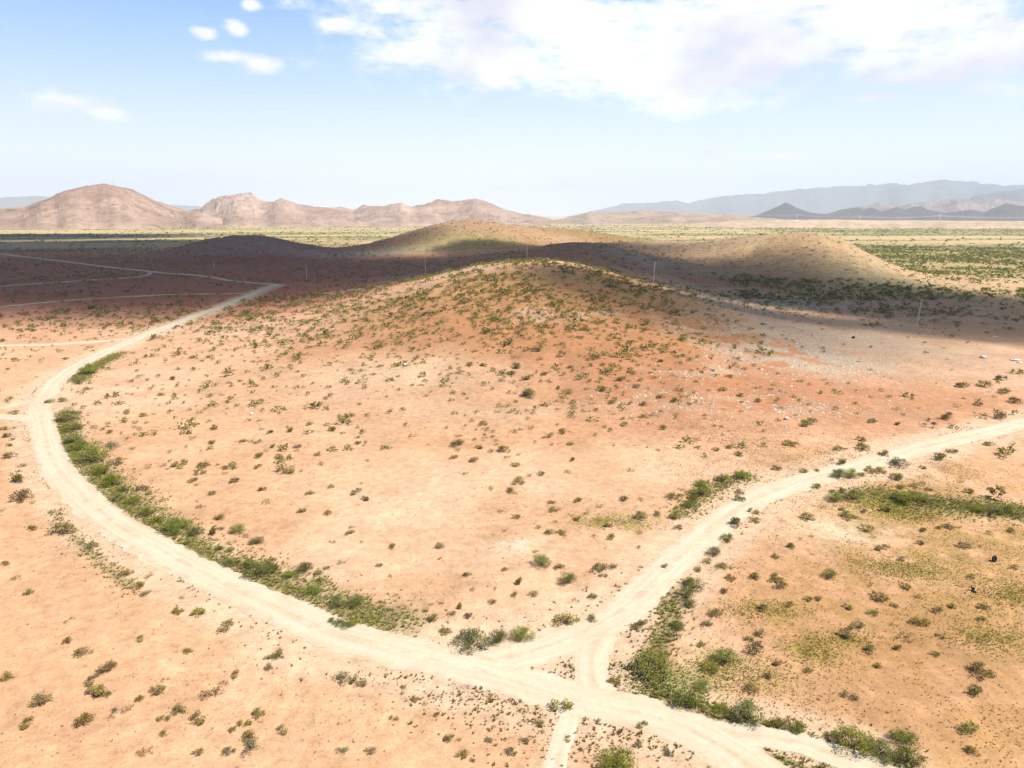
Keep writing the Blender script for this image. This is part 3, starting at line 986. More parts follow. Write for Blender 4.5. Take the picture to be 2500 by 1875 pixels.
# places read off the photograph: "x,y of the foot,width[kind]" inside an enlarged window with its own origin and scale
Z = 850 / 2212.0
S1 = 600 / 2212.0
S2 = 650 / 2201.0
WINDOWS = [
    ((0, 1275), Z, """375,92,140 492,140,45 557,180,90 790,350,80 825,382,40 855,430,95 910,475,75g 945,355,70d 1150,488,40 1120,590,75 1255,600,95 1430,690,105
175,460,75 195,55,60 25,275,50 95,372,65d 457,618,30 413,640,28 412,775,70 882,760,55 1180,840,65 510,865,115 645,970,120 25,1010,85 558,1035,85 560,1140,150
672,1115,50 240,1165,130 875,1145,60 990,1100,80 1045,1010,42 1485,990,60 1410,1045,70d 1345,1130,140d 1760,870,90 1690,885,60 1702,942,60 145,1310,95 510,1310,110 718,1215,55g
790,1210,80d 695,1258,45d 1115,1225,100 1030,1270,80 1243,1290,100 1033,1360,65 1632,1250,80 1545,1305,70 1470,1335,60 1785,1350,75 1577,1400,110 1577,1475,105g 1445,1480,95g 1250,1485,60 908,1490,90d"""),
    ((800, 1275), Z, """85,265,45 325,288,50 395,355,30 710,170,65 720,245,38 405,170,55 888,350,55 1125,315,48 1210,395,75 928,443,40 1058,430,28 1045,520,50 1190,475,50 1308,475,60
1360,295,110m 1525,400,120m 1475,303,70 1420,85,80 1490,88,62 1350,40,45 1805,110,65 1715,320,80 1795,305,80 1755,352,50 1650,425,35d 1690,490,65 1580,505,40 1525,670,140 1460,605,35
1685,635,80 2145,295,50 727,525,40 675,635,75 830,550,65 790,600,60g 895,615,65 625,575,45 2010,660,90 1960,690,75 910,825,200m 1080,780,115m 1235,760,140m 745,720,75 190,1050,100
85,1030,115g 553,1145,55 625,1170,40 695,1235,48 420,1265,50 485,1060,45 90,1475,80g 270,1475,75 775,1400,75 832,1400,40 855,1505,75 918,1525,45g 1025,1405,60 1170,1485,85g 1250,1405,55g
1525,1397,50 1345,1300,65 1385,1490,40 1418,1475,35 1580,1480,35 1490,1215,110 2000,1310,70 1975,1435,60 1915,1405,40 1720,1320,40 1840,1600,230m 2085,1010,235m 1765,885,45 1820,1030,80 2165,1490,70g 2150,1040,120g"""),
    ((1650, 1275), Z, """410,45,110 330,130,75m 245,220,100m 205,265,55 297,300,70m 375,303,45 150,320,55 130,440,130m 80,400,60 70,500,120m 100,545,80m 25,585,50 20,690,90m 262,610,110
205,670,60 358,378,70 505,365,80 315,458,55 670,415,110 628,348,55 640,235,50 755,175,65 985,362,85m 1320,185,80 1245,415,40 1310,510,100 1400,545,50 1255,595,80 1550,485,45 1090,560,80
730,540,55 845,505,60 915,505,50 1565,665,110 1675,580,75 1772,550,55 1968,560,62 1960,635,65 1390,660,45 1175,675,70 1070,745,90 1120,705,70 1475,760,110d 1690,740,55 1420,812,62 1268,850,95
1297,930,65 1655,855,65 540,730,75 475,760,60 520,840,130 170,800,62 330,920,140m 225,960,100m 660,915,65 595,1000,60 480,1095,110 180,1075,110m 835,855,40 850,965,60 1120,1135,85 1975,1000,150
1915,1110,110 1875,1355,130 1900,1490,90 2115,745,40 1845,175,80 1575,65,50 1690,50,50 1745,45,60 1800,40,35 1995,85,45 2150,70,65 1225,65,75 1955,160,35 2160,305,55 1885,360,50 1555,150,50
865,95,35 793,115,30 865,208,25 575,580,80 1250,105,40 90,1195,190m 300,1225,110m 480,1300,190m 680,1320,110m 790,1350,100m 1160,1480,230m 1310,1530,210m 1480,1440,170m 1500,1570,200m 1440,250,50 1470,430,60"""),
    ((1650, 900), Z, """300,720,85m 430,710,110m 170,820,130m 175,750,80 75,890,70m 110,850,70 410,805,60 415,850,65 820,665,55 905,660,50 650,650,60 1070,625,80 1195,525,85 1175,465,65 1170,570,40
1335,560,70 1560,465,45 1575,540,45 1690,585,100 1770,540,65 1570,640,50 1425,715,100 1310,670,70 1255,670,70 1190,685,50 1125,700,90m 1045,705,90m 895,765,55 1050,790,65 1150,850,130m
1025,850,95m 1000,790,50 1065,905,50 1345,925,90 1445,770,65 1520,760,60 1620,780,50 1868,800,80 2015,780,30 845,970,85 500,925,65 510,985,60 1110,965,95 1170,965,45 935,885,40 1210,925,50
1440,635,120g 2010,495,70 2150,490,45 2090,325,100 1745,335,90 1750,300,60 1660,360,50 1800,250,45 1935,240,65 2165,225,95 2110,165,90 1975,120,95 1845,125,80 2095,80,90 1260,350,60 1400,270,40
1415,360,50 850,370,110 745,500,90 405,560,60 260,525,50 350,510,50 130,460,45 550,500,45 525,215,55 415,180,60 605,140,40 685,155,45 1010,145,40 1310,150,45 345,60,55 305,148,50 625,220,30
1480,865,130m 1560,850,110m 1620,860,90g 1940,920,100m 2060,930,100m 2150,935,110m"""),
    ((250, 1000), S2, """95,465,130 370,493,60 250,505,40 620,475,110 820,485,105 800,545,75 740,605,80 775,630,40 1005,500,75 1080,495,40 1085,610,80 1005,535,40 898,713,65 900,290,72 550,365,52
735,250,60 908,165,60 1303,100,50 1378,205,68 1540,185,90 1707,135,62 1900,183,70 1985,205,45 1160,275,65 1105,272,30 1400,315,70 1605,320,80g 1608,352,48 1340,358,45 1280,402,95 1452,408,75 1277,488,62
1775,383,70 1800,465,55 1498,535,145 1645,522,45 1885,652,65 1712,708,75 1325,675,75 1340,785,80d 2090,705,85 2155,762,85 2135,620,35 1638,858,80 1853,880,70 970,912,90 505,758,60 450,772,50 418,738,40
320,678,95 370,712,60 805,820,75d 780,770,32 1110,1030,130m 1265,1120,125m 1180,1070,60 965,1000,75g 890,1035,100 1897,1108,52 2045,1038,72 2140,1105,30 2065,985,45 1972,1272,55 2112,290,65 2190,430,40
45,200,68 45,120,50 170,115,48 190,38,70 330,65,65 415,45,40 550,38,45 290,178,55 250,158,45 260,125,55 145,208,30 1975,70,60 2185,60,60
60,640,150m 160,680,90m 100,760,120m 235,790,120m 350,890,140m 430,950,130m 560,1040,220m 660,1000,130m 760,1050,120m 700,1120,70 960,1170,80m 1050,1180,80m 820,1175,60 1050,1300,140m 1270,1400,240m 1200,1320,120m 1410,1345,100m
1550,1400,110m 1660,1360,140m 1780,1380,80m 1850,1325,70 1800,1440,90m 1385,1275,80 1720,1560,160m 1800,1620,250m 1930,1640,150m 2080,1640,170m"""),
    ((0, 900), Z, """405,345,150m 440,400,100m 450,480,120m 480,530,110m 560,600,200m 520,650,120m 630,680,120m 680,760,160m 690,510,110g 310,222,70 380,215,60 545,40,110m 490,100,60m 520,80,80m
45,440,60 20,395,50 40,500,50 50,575,75 80,680,40 115,730,110 105,850,150 205,860,40 10,910,40 155,755,35 75,295,60 150,248,40 25,235,40 60,190,30 90,380,30 1010,175,50 950,140,40 830,85,40 1100,75,55"""),
    ((1150, 1050), S2, """185,25,45 345,22,55 655,62,68 755,30,70 1030,48,50 820,130,62 115,70,40 213,98,38 300,235,55 390,215,40 845,268,62 800,365,58 1323,345,52 580,378,65 475,388,52 395,455,105 330,520,85
155,500,60 375,535,40 1860,95,55d 1870,158,45 2030,175,60 2150,155,62 1930,228,48 890,612,95 1070,640,60 1270,588,72 670,615,70 680,680,90 750,660,50 825,712,48 945,700,55 880,755,70 570,812,55
690,770,45 370,738,70 245,680,62d 270,840,45 670,870,110 755,875,75 1415,745,105m 1150,810,90 1160,910,85d 1390,860,80d 1670,580,110m 1910,570,170m 1915,470,110m 2080,435,120m 1690,745,90m 1790,660,90m 1820,605,70m
1550,715,85 1740,500,45 1400,590,55 545,1018,50 1720,825,70 1735,555,60g 1020,890,50d 1390,985,60d"""),
    ((800, 1500), 400 / 1000.0, """105,95,75m 60,75,60m 150,80,70m 20,55,50m"""),
    ((1100, 850), S1, """65,890,130 65,930,60 25,1000,80 240,915,85 380,935,65 480,950,130 220,1030,90 585,1070,90 135,1140,60 1105,1035,70 1075,880,65 900,805,70 1005,770,80 1100,630,65 1310,790,58 1400,718,50
725,728,62 560,765,60 420,845,45 385,765,50 315,740,60 290,700,85 130,705,40 195,668,45 55,800,55 620,1235,115 1920,735,85 1750,635,65 1625,640,50 1800,690,55 1485,600,50 1300,570,55 1200,580,52 1260,508,55
1190,525,40 1455,508,85 1535,540,45 1740,520,85 1900,460,75 1405,462,40 1258,465,50 1340,395,95 1050,420,95 960,370,72 1008,490,50 875,530,62 740,460,190 670,512,75 620,600,60 600,490,60 450,540,65
410,585,60 700,650,45 730,600,60 1250,315,65 1165,260,55 840,250,75 870,305,60 665,300,95 560,245,90 550,320,65 570,190,110 310,170,90 170,165,85 1080,185,80 985,160,50 820,115,65 1540,300,80 1635,235,80
1815,280,60 1890,135,70 1680,362,70 770,45,110 590,95,65"""),
]
KIND_CODE = {'m': 'mesquite_bush', 'g': 'grey_shrub', 'd': 'dry_shrub', 'c': 'creosote_shrub'}
plants = []
for (ox, oy), sc, txt in WINDOWS:
    for tok in txt.split():
        k = 'c'
        if tok[-1] in 'mgd':
            k = tok[-1]; tok = tok[:-1]
        a, b, w = (float(q) for q in tok.split(','))
        px, py, pw = ox + a * sc, oy + b * sc, w * sc
        if any(abs(px - q[0]) < 0.45 * max(pw, q[2], 18) and abs(py - q[1]) < 0.3 * max(pw, q[2], 18) for q in plants):
            continue
        plants.append((px, py, pw, k))

MAIN_PX = ROADS['main_dirt_road'][1]
OUTER_POLY = [(-300, 1022)] + [p for p in MAIN_PX[::-1] if p[1] >= 1020] + [(2000, 2100), (-300, 2100)]
BR = ROADS['branch_dirt_road'][1]
RIGHT_POLY = [(1424, 1640)] + [p for p in BR if p[0] > 1400] + [(2900, 2100), (1980, 1985), (1771, 1812), (1500, 1712)]


def in_poly(x, y, poly):
    c = False
    j = len(poly) - 1
    for i in range(len(poly)):
        xi, yi = poly[i]; xj, yj = poly[j]
        if (yi > y) != (yj > y) and x < (xj - xi) * (y - yi) / (yj - yi) + xi:
            c = not c
        j = i
    return c


STRIP_NAMES = ['in the ditch along the road', 'beside the pale road near its far bend', 'on the field verge of the branch road',
               'in the strip beside the branch road', 'in the ditch along the lower road', 'in the green wash at the right edge']


def zone(px, py, wx, wy):
    best = (9.0, None)
    for i, nmz in enumerate(STRIP_NAMES):
        line = GREEN_STRIPS[i][0]
        d = np.hypot(line[:, 0] - wx, line[:, 1] - wy).min()
        if d < best[0]:
            best = (d, i)
    lim = (3.6, 3.2, 2.6, 3.0, 3.2, 4.5)
    if best[1] is not None and best[0] < lim[best[1]]:
        if best[1] == 0:
            return 'in the upper roadside ditch' if py < 1180 else 'in the middle roadside ditch' if py < 1330 else 'in the lower roadside ditch'
        return STRIP_NAMES[best[1]]
    if in_poly(px, py, OUTER_POLY):
        if py < 1330:
            return 'on sand left of the curving road'
        row = 'on sand just outside the road bend' if py < 1560 and px > 280 else 'on bare sand near the lower left corner' if px < 330 else 'on sand below the road, bottom left' if px < 640 else 'on sand below the road, bottom centre' if px < 1130 else 'on gravel below the road junction'
        return row
    if in_poly(px, py, RIGHT_POLY):
        if py < 1200:
            return 'on the flat beyond the branch road'
        if py < 1340:
            return 'on the flat by the green wash' if px > 2050 else 'on bare soil beside the branch road'
        if py < 1470:
            return 'near the dark tyre on the flat' if px > 2200 else 'on the mottled flat beside the branch road'
        if py < 1620:
            return 'on the mottled flat at the right edge' if px > 2150 else 'among yellow grass patches on the flat'
        return 'on pale soil above the lower right ditch'
    if py < 900:
        return 'on the red slope of the hill' if px < 1700 else 'on the stony right flank of the hill'
    if py < 1010:
        return 'on the red foot of the near hill' if px > 1390 else 'on the shrubby foot of the near hill' if px > 1180 else 'on the pale foot of the near hill'
    if py < 1090:
        return 'on the pink flat below the hill' if px > 1100 else 'on the pale upper field' if px > 500 else 'in the upper left corner of the field'
    if py < 1180:
        return 'in the right corner of the field' if px > 1640 else 'in the middle of the sandy field' if px > 900 else 'on the left half of the sandy field'
    if py < 1300:
        return 'on the sandy field beside the branch road' if px > 1480 else 'above the white patch in the field' if px > 1040 else 'on the lower left of the sandy field'
    if py < 1440:
        return 'right of the white patch in the field' if px > 1280 else 'below the white patch in the field' if px > 900 else 'near the ditch in the lower field'
    return 'in the field corner above the junction'


P, dep = unproject([p[0] for p in plants], [p[1] for p in plants])
entries = []
for i, (px, py, pw, k) in enumerate(plants):
    width = pw * dep[i] / FOCAL_SRC
    entries.append(dict(px=px, py=py, pw=pw, k=k, x=P[i, 0], y=P[i, 1], z=P[i, 2], w=width, zone=zone(px, py, P[i, 0], P[i, 1])))

_cw = sorted((e['pw'] for e in entries if e['k'] == 'c'), reverse=True)
CUT = _cw[290] if len(_cw) > 290 else 0
MINOR = [e for e in entries if e['k'] == 'c' and e['pw'] <= CUT]
entries = [e for e in entries if not (e['k'] == 'c' and e['pw'] <= CUT)]
ADJ = {'c': ('olive green creosote', 'shrub'), 'm': ('leafy green mesquite', 'bush'), 'g': ('grey green desert', 'shrub'), 'd': ('dry brown twiggy', 'shrub')}
ORD = ['leftmost', 'second from left', 'third from left', 'fourth from left', 'fifth from left', 'sixth from left', 'seventh from left', 'eighth from left', 'ninth from left', 'tenth from left', 'eleventh from left', 'twelfth from left', 'thirteenth from left', 'fourteenth from left']
sets = {}
for e in entries:
    big = 44 if e['k'] == 'm' else 26
    small = 30 if e['k'] == 'm' else 17
    e['size'] = 'large' if e['pw'] > big else 'small' if e['pw'] < small else 'mid-sized'
    sets.setdefault((e['zone'], e['k'], e['size']), []).append(e)
for (zn, k, sz), es in sets.items():
    adj, noun = ADJ[k]
    es.sort(key=lambda e: e['px'])
    for i, e in enumerate(es):
        e['cat'] = noun
        e['group'] = {'c': 'creosote shrubs', 'm': 'mesquite bushes', 'g': 'grey shrubs', 'd': 'dry shrubs'}[k] + ' ' + zn
        if len(es) == 1:
            e['label'] = f'{sz} {adj} {noun} {zn}'
        elif len(es) <= 14:
            e['label'] = f'{ORD[i]} of {sz} {adj.split()[-1]} {noun}{"es" if noun == "bush" else "s"} {zn}'
        else:
            e['label'] = f'{sz} {adj} {noun} among others {zn}'

r_pl = np.random.default_rng(99)
for e in entries:
    name = KIND_CODE[e['k']]
    fol, stm = KINDS[name][int(r_pl.integers(len(KINDS[name])))]
    o = bpy.data.objects.new(name, None)
    C.objects.link(o)
    o.empty_display_size = 0.2
    w = e['w'] * (1.14 if e['k'] != 'm' else 1.12) * float(r_pl.uniform(0.9, 1.12))
    o.location = (e['x'], e['y'] + 0.30 * w, float(H(np.array([e['x']]), np.array([e['y'] + 0.30 * w]))[0]))
    o.rotation_euler = (0, 0, float(r_pl.uniform(0, 6.28)))
    hz = float(r_pl.uniform(0.75, 1.15)) * (0.92 if e['k'] != 'm' else 0.9)
    o.scale = (w, w, w * hz)
    o['label'] = e['label']; o['category'] = e['cat']; o['group'] = e['group']
    f = bpy.data.objects.new('foliage', fol); C.objects.link(f); f.parent = o
    s = bpy.data.objects.new('stems', stm); C.objects.link(s); s.parent = o


# ------------------------------------------------------------------ masses nobody could count
def scatter(unitV, unitF, pos, sx, sz, rot, col_unit, tint):
    n = len(pos); nv = len(unitV)
    c, s = np.cos(rot)[:, None], np.sin(rot)[:, None]
    X = unitV[None, :, 0] * sx[:, None]; Y = unitV[None, :, 1] * sx[:, None]; Zz = unitV[None, :, 2] * sz[:, None]
    V = np.stack([X * c - Y * s + pos[:, 0:1], X * s + Y * c + pos[:, 1:2], Zz + pos[:, 2:3]], -1).reshape(-1, 3)
    F = (unitF[None] + (np.arange(n) * nv)[:, None, None]).reshape(-1, unitF.shape[1])
    col = np.clip(col_unit[None] * tint[:, None, :], 0.005, 0.9).reshape(-1, 3)
    return V, F, col


def join_np(parts):
    Vs, Fs, Cs, o = [], [], [], 0
    for V, F, c in parts:
        Vs.append(V); Fs.append(F + o); Cs.append(c); o += len(V)
    return np.vstack(Vs), np.vstack(Fs), np.vstack(Cs)


def polar_points(r, n, r0, r1, a0=-41, a1=41):
    a = np.radians(r.uniform(a0, a1, n))
    q = np.sqrt(r.uniform(r0 * r0, r1 * r1, n))
    return q * np.sin(a), q * np.cos(a)


def road_clear(x, y, extra=1.5):
    ok = np.ones(len(x), bool)
    for nm, (wd, line) in ROAD_LINES.items():
        ok &= line_dist(x, y, line, 4) > wd * 0.5 + extra
    return ok


PLX = np.array([e['x'] for e in entries]); PLY = np.array([e['y'] for e in entries]); PLW = np.array([e['w'] for e in entries])


def plants_clear(x, y, f=0.9):
    ok = np.ones(len(x), bool)
    for a, b, w in zip(PLX, PLY, PLW):
        ok &= (x - a) ** 2 + (y - b - 0.3 * w) ** 2 > (f * w) ** 2
    return ok


def hill_mask(x, y):
    return np.exp(-0.5 * (((x - 0) / 62) ** 2 + ((y - 245) / 68) ** 2))


def build_scrub():
    r = np.random.default_rng(5)
    parts = []

    def add(x, y, w, nleaf, leaf, seed0, hz=0.95, green=0.0, nvar=5):
        ok = road_clear(x, y)
        x, y, w = x[ok], y[ok], w[ok]
        if np.ndim(green):
            green = green[ok]
        z = H(x, y)
        var = r.integers(0, nvar, len(x))
        for v in range(nvar):
            V, F, cv, _ = shrub_unit(seed0 + v, 7 if nleaf > 14 else 4, nleaf, leaf, 0.40, 0.13, (1, 1, 1), 0.12, stems=False)
            s = np.where(var == v)[0]
            if not len(s):
                continue
            base = np.array(OLIVE_LEAF) * 1.05
            tint = base[None] * r.uniform(0.72, 1.3, (len(s), 1)) * r.uniform(0.88, 1.12, (len(s), 3))
            g = (green[s] if np.ndim(green) else np.full(len(s), green))[:, None]
            tint = tint * (1 - g) + np.array(GREEN_LEAF)[None] * r.uniform(0.9, 1.35, (len(s), 1)) * g
            cvn = cv / cv.mean()
            parts.append(scatter(V, F, np.stack([x[s], y[s], z[s] - 0.02], -1), w[s], w[s] * r.uniform(0.75, 1.25, len(s)) * hz, r.uniform(0, 6.28, len(s)), cvn, tint))

    add(np.array([e['x'] for e in MINOR]), np.array([e['y'] + 0.3 * e['w'] for e in MINOR]), np.array([e['w'] * 1.28 for e in MINOR]), 60, 0.07, 490)
    # hill and the fields round it
    x, y = polar_points(r, 25000, 105, 335)
    hx = r.normal(-4, 46, 5000); hy = r.normal(196, 36, 5000)
    hk = (hy > 135) & (hy < 320)
    x = np.concatenate([x, hx[hk]]); y = np.concatenate([y, hy[hk]])
    hm = hill_mask(x, y)
    n = fbm(x / 11, y / 11, 301, 4, 0.6)
    left = sstep(-20, -60, x + 0.1 * y)
    dens = 0.10 + 0.75 * hm * sstep(0.32, 0.55, n) * sstep(85, 40, x) + 0.35 * left * sstep(0.4, 0.6, n) * sstep(200, 260, y)
    dens += 0.35 * sstep(70, 110, x) * sstep(190, 240, y) * sstep(0.4, 0.6, n)
    dens *= 1 - 0.75 * sstep(35, 75, x) * sstep(280, 230, y) * sstep(120, 170, y)
    keep = r.uniform(0, 1, len(x)) < dens
    keep &= plants_clear(x, y, 0.7)
    x, y = x[keep], y[keep]
    w = 1.28 * r.lognormal(-0.12, 0.5, len(x)) * (0.92 + 0.35 * sstep(220, 330, np.hypot(x, y)))
    add(x, y, np.clip(w, 0.5, 3.4), 34, 0.11, 500)
    # red plain behind, left
    x, y = polar_points(r, 26000, 300, 950, -41, 41)
    n = fbm(x / 45, y / 45, 311, 3)
    right = sstep(120, 180, x - 0.1 * y)
    dens = 0.30 + 0.5 * sstep(0.42, 0.6, n)
    on_hill = np.clip(H(x, y) / 9, 0, 1)
    dens *= 1 + 0.4 * on_hill
    keep = r.uniform(0, 1, len(x)) < dens
    x, y, n, right = x[keep], y[keep], n[keep], right[keep]
    rr = np.hypot(x, y)
    w = r.lognormal(0.42, 0.42, len(x)) * np.where(H(x, y) > 5, 0.85, 1.1)
    add(x, y, np.clip(w, 0.6, 4.5), 14, 0.16, 520, 0.85)
    # green thicket on the right behind the far hill
    x, y = polar_points(r, 16000, 250, 1000, 17, 41)
    n = fbm(x / 60 + 0.4 * y / 60, y / 38, 331, 4)
    keep = (r.uniform(0, 1, len(x)) < 0.14 + sstep(0.38, 0.50, n)) & (H(x, y) < 4) & (y > 295 + 0.1 * x)
    x, y = x[keep], y[keep]
    add(x, y, np.clip(r.lognormal(0.85, 0.35, len(x)), 0.8, 5), 14, 0.17, 540, 0.85, 0.85)
    # far plain
    x, y = polar_points(r, 13000, 900, 2900, -40, 40)
    n = fbm(x / 420, y / 60, 41, 4)
    keep = r.uniform(0, 1, len(x)) < 0.10 + 0.9 * sstep(0.45, 0.6, n)
    x, y = x[keep], y[keep]
    add(x, y, r.uniform(3, 9, len(x)), 6, 0.26, 560, 0.45, 0.5)
    V, F, c = join_np(parts)
    link('desert_scrub', mesh_np('desert_scrub', V, F, [M_SCRUB], c), kind='stuff', label='low olive scrub dotted over the hills and the plain behind', category='scrub')


build_scrub()


def tuft_unit(r, n):
    V, F = [], []
    for i in range(n):
        a = r.uniform(0, 6.28); t = r.uniform(0.25, 0.6)
        d = np.array([math.cos(a), math.sin(a), 0]); p = np.array([-d[1], d[0], 0]) * 0.16
        b = d * 0.05
        V += [b - p, b + p, b + d * t + np.array([0, 0, r.uniform(0.35, 0.9)])]
        F.append((3 * i, 3 * i + 1, 3 * i + 2))
    return np.array(V), np.array(F)


def rock_unit(seed):
    r = np.random.default_rng(seed)
    V = np.array([(1, 0, 0), (0.3, 0.9, 0), (-0.8, 0.55, 0), (-0.8, -0.6, 0), (0.4, -0.9, 0), (0.35, 0.2, 0.62), (-0.35, 0.05, 0.7), (0.0, -0.4, 0.55)], float)
    V = V * r.uniform(0.75, 1.2, V.shape) * 0.5
    V[:5, 2] = -0.12
    F = [(0, 1, 5), (1, 2, 6), (1, 6, 5), (2, 3, 6), (3, 7, 6), (3, 4, 7), (4, 0, 5), (4, 5, 7), (5, 6, 7)]
    return V, np.array(F)


def build_tufts():
    r = np.random.default_rng(8)
    parts = []

    def add(x, y, size, colr, n=6, clear=0.3):
        ok = road_clear(x, y, clear)
        x, y, size, colr = x[ok], y[ok], size[ok], colr[ok]
        z = H(x, y)
        var = r.integers(0, 4, len(x))
        for v in range(4):
            V, F = tuft_unit(np.random.default_rng(600 + v + 10 * n), n)
            s = np.where(var == v)[0]
            parts.append(scatter(V, F, np.stack([x[s], y[s], z[s] - 0.01], -1), size[s], size[s] * 0.8, r.uniform(0, 6.28, len(s)), np.ones((len(V), 3)), colr[s]))

    straw = np.array((0.30, 0.19, 0.085)); brown = np.array((0.17, 0.10, 0.05)); green = np.array((0.195, 0.205, 0.036)); lush = np.array((0.13, 0.19, 0.018))
    # mottled flat on the near right
    x, y = polar_points(r, 64000, 34, 125, -2, 42)
    n = fbm(x / 4.5, y / 4.5, 33, 4); n2 = fbm(x / 14, y / 14, 341, 3)
    side = sstep(6, 16, x - 0.13 * y)
    keep = r.uniform(0, 1, len(x)) < side * (0.16 + 0.8 * sstep(0.40, 0.60, n) * sstep(0.25, 0.55, n2))
    x, y, n = x[keep], y[keep], n[keep]
    t = r.uniform(0, 1, (len(x), 1))
    add(x, y, r.uniform(0.07, 0.21, len(x)), (straw * t + brown * (1 - t)) * np.where(n[:, None] > 0.55, (1.0, 1.05, 0.8), (1.0, 1.0, 1.0)))
    # thin on the field and the left
    x, y = polar_points(r, 42000, 28, 150, -40, 30)
    n = fbm(x / 7, y / 7, 351, 4)
    keep = r.uniform(0, 1, len(x)) < 0.10 + 0.7 * sstep(0.47, 0.66, n)
    x, y = x[keep], y[keep]
    t = r.uniform(0, 1, (len(x), 1))
    add(x, y, np.clip(r.lognormal(-2.25, 0.4, len(x)), 0.05, 0.3), (straw * t + brown * (1 - t)) * 1.05)
    # green in the ditches
    for (line, hw, s) in GREEN_STRIPS:
        L = np.linalg.norm(np.diff(line, axis=0), axis=1).sum()
        m = int(min(9000, L * hw * 48 * min(s, 1)))
        i = r.integers(0, len(line), m)
        off = r.normal(0, hw * 0.62, (m, 2)) + r.normal(0, 0.5, (m, 2))
        x = line[i, 0] + off[:, 0]; y = line[i, 1] + off[:, 1]
        t = r.uniform(0, 1, (m, 1)) ** 1.5
        base = lush if s > 1.1 else green
        add(x, y, r.uniform(0.14, 0.42, m), (base * 1.1 * (1 - 0.5 * t) + straw * 0.5 * t) * r.uniform(0.7, 1.3, (m, 1)), 7)
    for (cx, cy, sx, sy, c, s) in PW:
        if c is GRASS or c[1] > c[0]:
            m = int(250 * sx * sy)
            x = cx + r.normal(0, sx * 0.75, m); y = cy + r.normal(0, sy * 0.75, m)
            t = r.uniform(0, 1, (m, 1))
            base = lush * 1.1 if c is not GRASS else np.array((0.30, 0.26, 0.05))
            add(x, y, r.uniform(0.08, 0.22, m), base * (0.7 + 0.6 * t))
    # clumps that line the graded edges
    for nm, amount in (('main_dirt_road', 1.0), ('branch_dirt_road', 0.9), ('link_dirt_road', 0.6), ('side_dirt_road', 1.0)):
        wd, line = ROAD_LINES[nm]
        sel = np.hypot(line[:, 0], line[:, 1]) < 190
        line = line[sel]
        t = np.gradient(line, axis=0); t /= np.linalg.norm(t, axis=1)[:, None]
        nrm = np.stack([-t[:, 1], t[:, 0]], -1)
        m = int(len(line) * 5 * amount)
        i = r.integers(0, len(line), m)
        ed = fbm(i / 14.0, i * 0 + 2.0, 361, 3)
        side = np.where(r.uniform(0, 1, m) < 0.5, -1, 1)
        off = side * (wd * 0.5 + 0.35 + np.abs(r.normal(0, 0.5, m)) + np.where(r.uniform(0, 1, m) < 0.35, r.uniform(0.5, 5, m), 0))
        ok = r.uniform(0, 1, m) < sstep(0.38, 0.6, ed)
        p = line[i] + nrm[i] * off[:, None]
        p = p[ok]
        q = r.uniform(0, 1, (len(p), 1))
        add(p[:, 0], p[:, 1], r.uniform(0.10, 0.34, len(p)), brown * 0.9 * q + green * 0.9 * (1 - q), 8, 0.1)
    # gravelly plants round the junction
    for (fx, fy, rx, ry, m) in ((1310, 1745, 7, 2.4, 420), (1200, 1700, 6, 1.6, 260), (1390, 1640, 1.4, 1.0, 60), (1540, 1800, 5, 2.0, 260), (1500, 1650, 1.4, 3.0, 90), (1450, 1830, 7, 1.6, 160), (1000, 1650, 6, 1.2, 110), (1560, 1500, 3, 5, 150)):
        Q, _ = unproject([fx], [fy])
        x = Q[0, 0] + r.normal(0, rx * 0.6, m); y = Q[0, 1] + r.normal(0, ry * 0.6, m)
        q = r.uniform(0, 1, (m, 1))
        add(x, y, np.clip(r.lognormal(-1.75, 0.45, m), 0.07, 0.42), brown * 0.8 * q + green * 0.9 * (1 - q), 9, 0.1)
    V, F, c = join_np(parts)
    link('grass_tufts', mesh_np('grass_tufts', V, F, [M_SCRUB], c), kind='stuff', label='small dry and green tufts strewn over the soil and ditches', category='grass')


build_tufts()


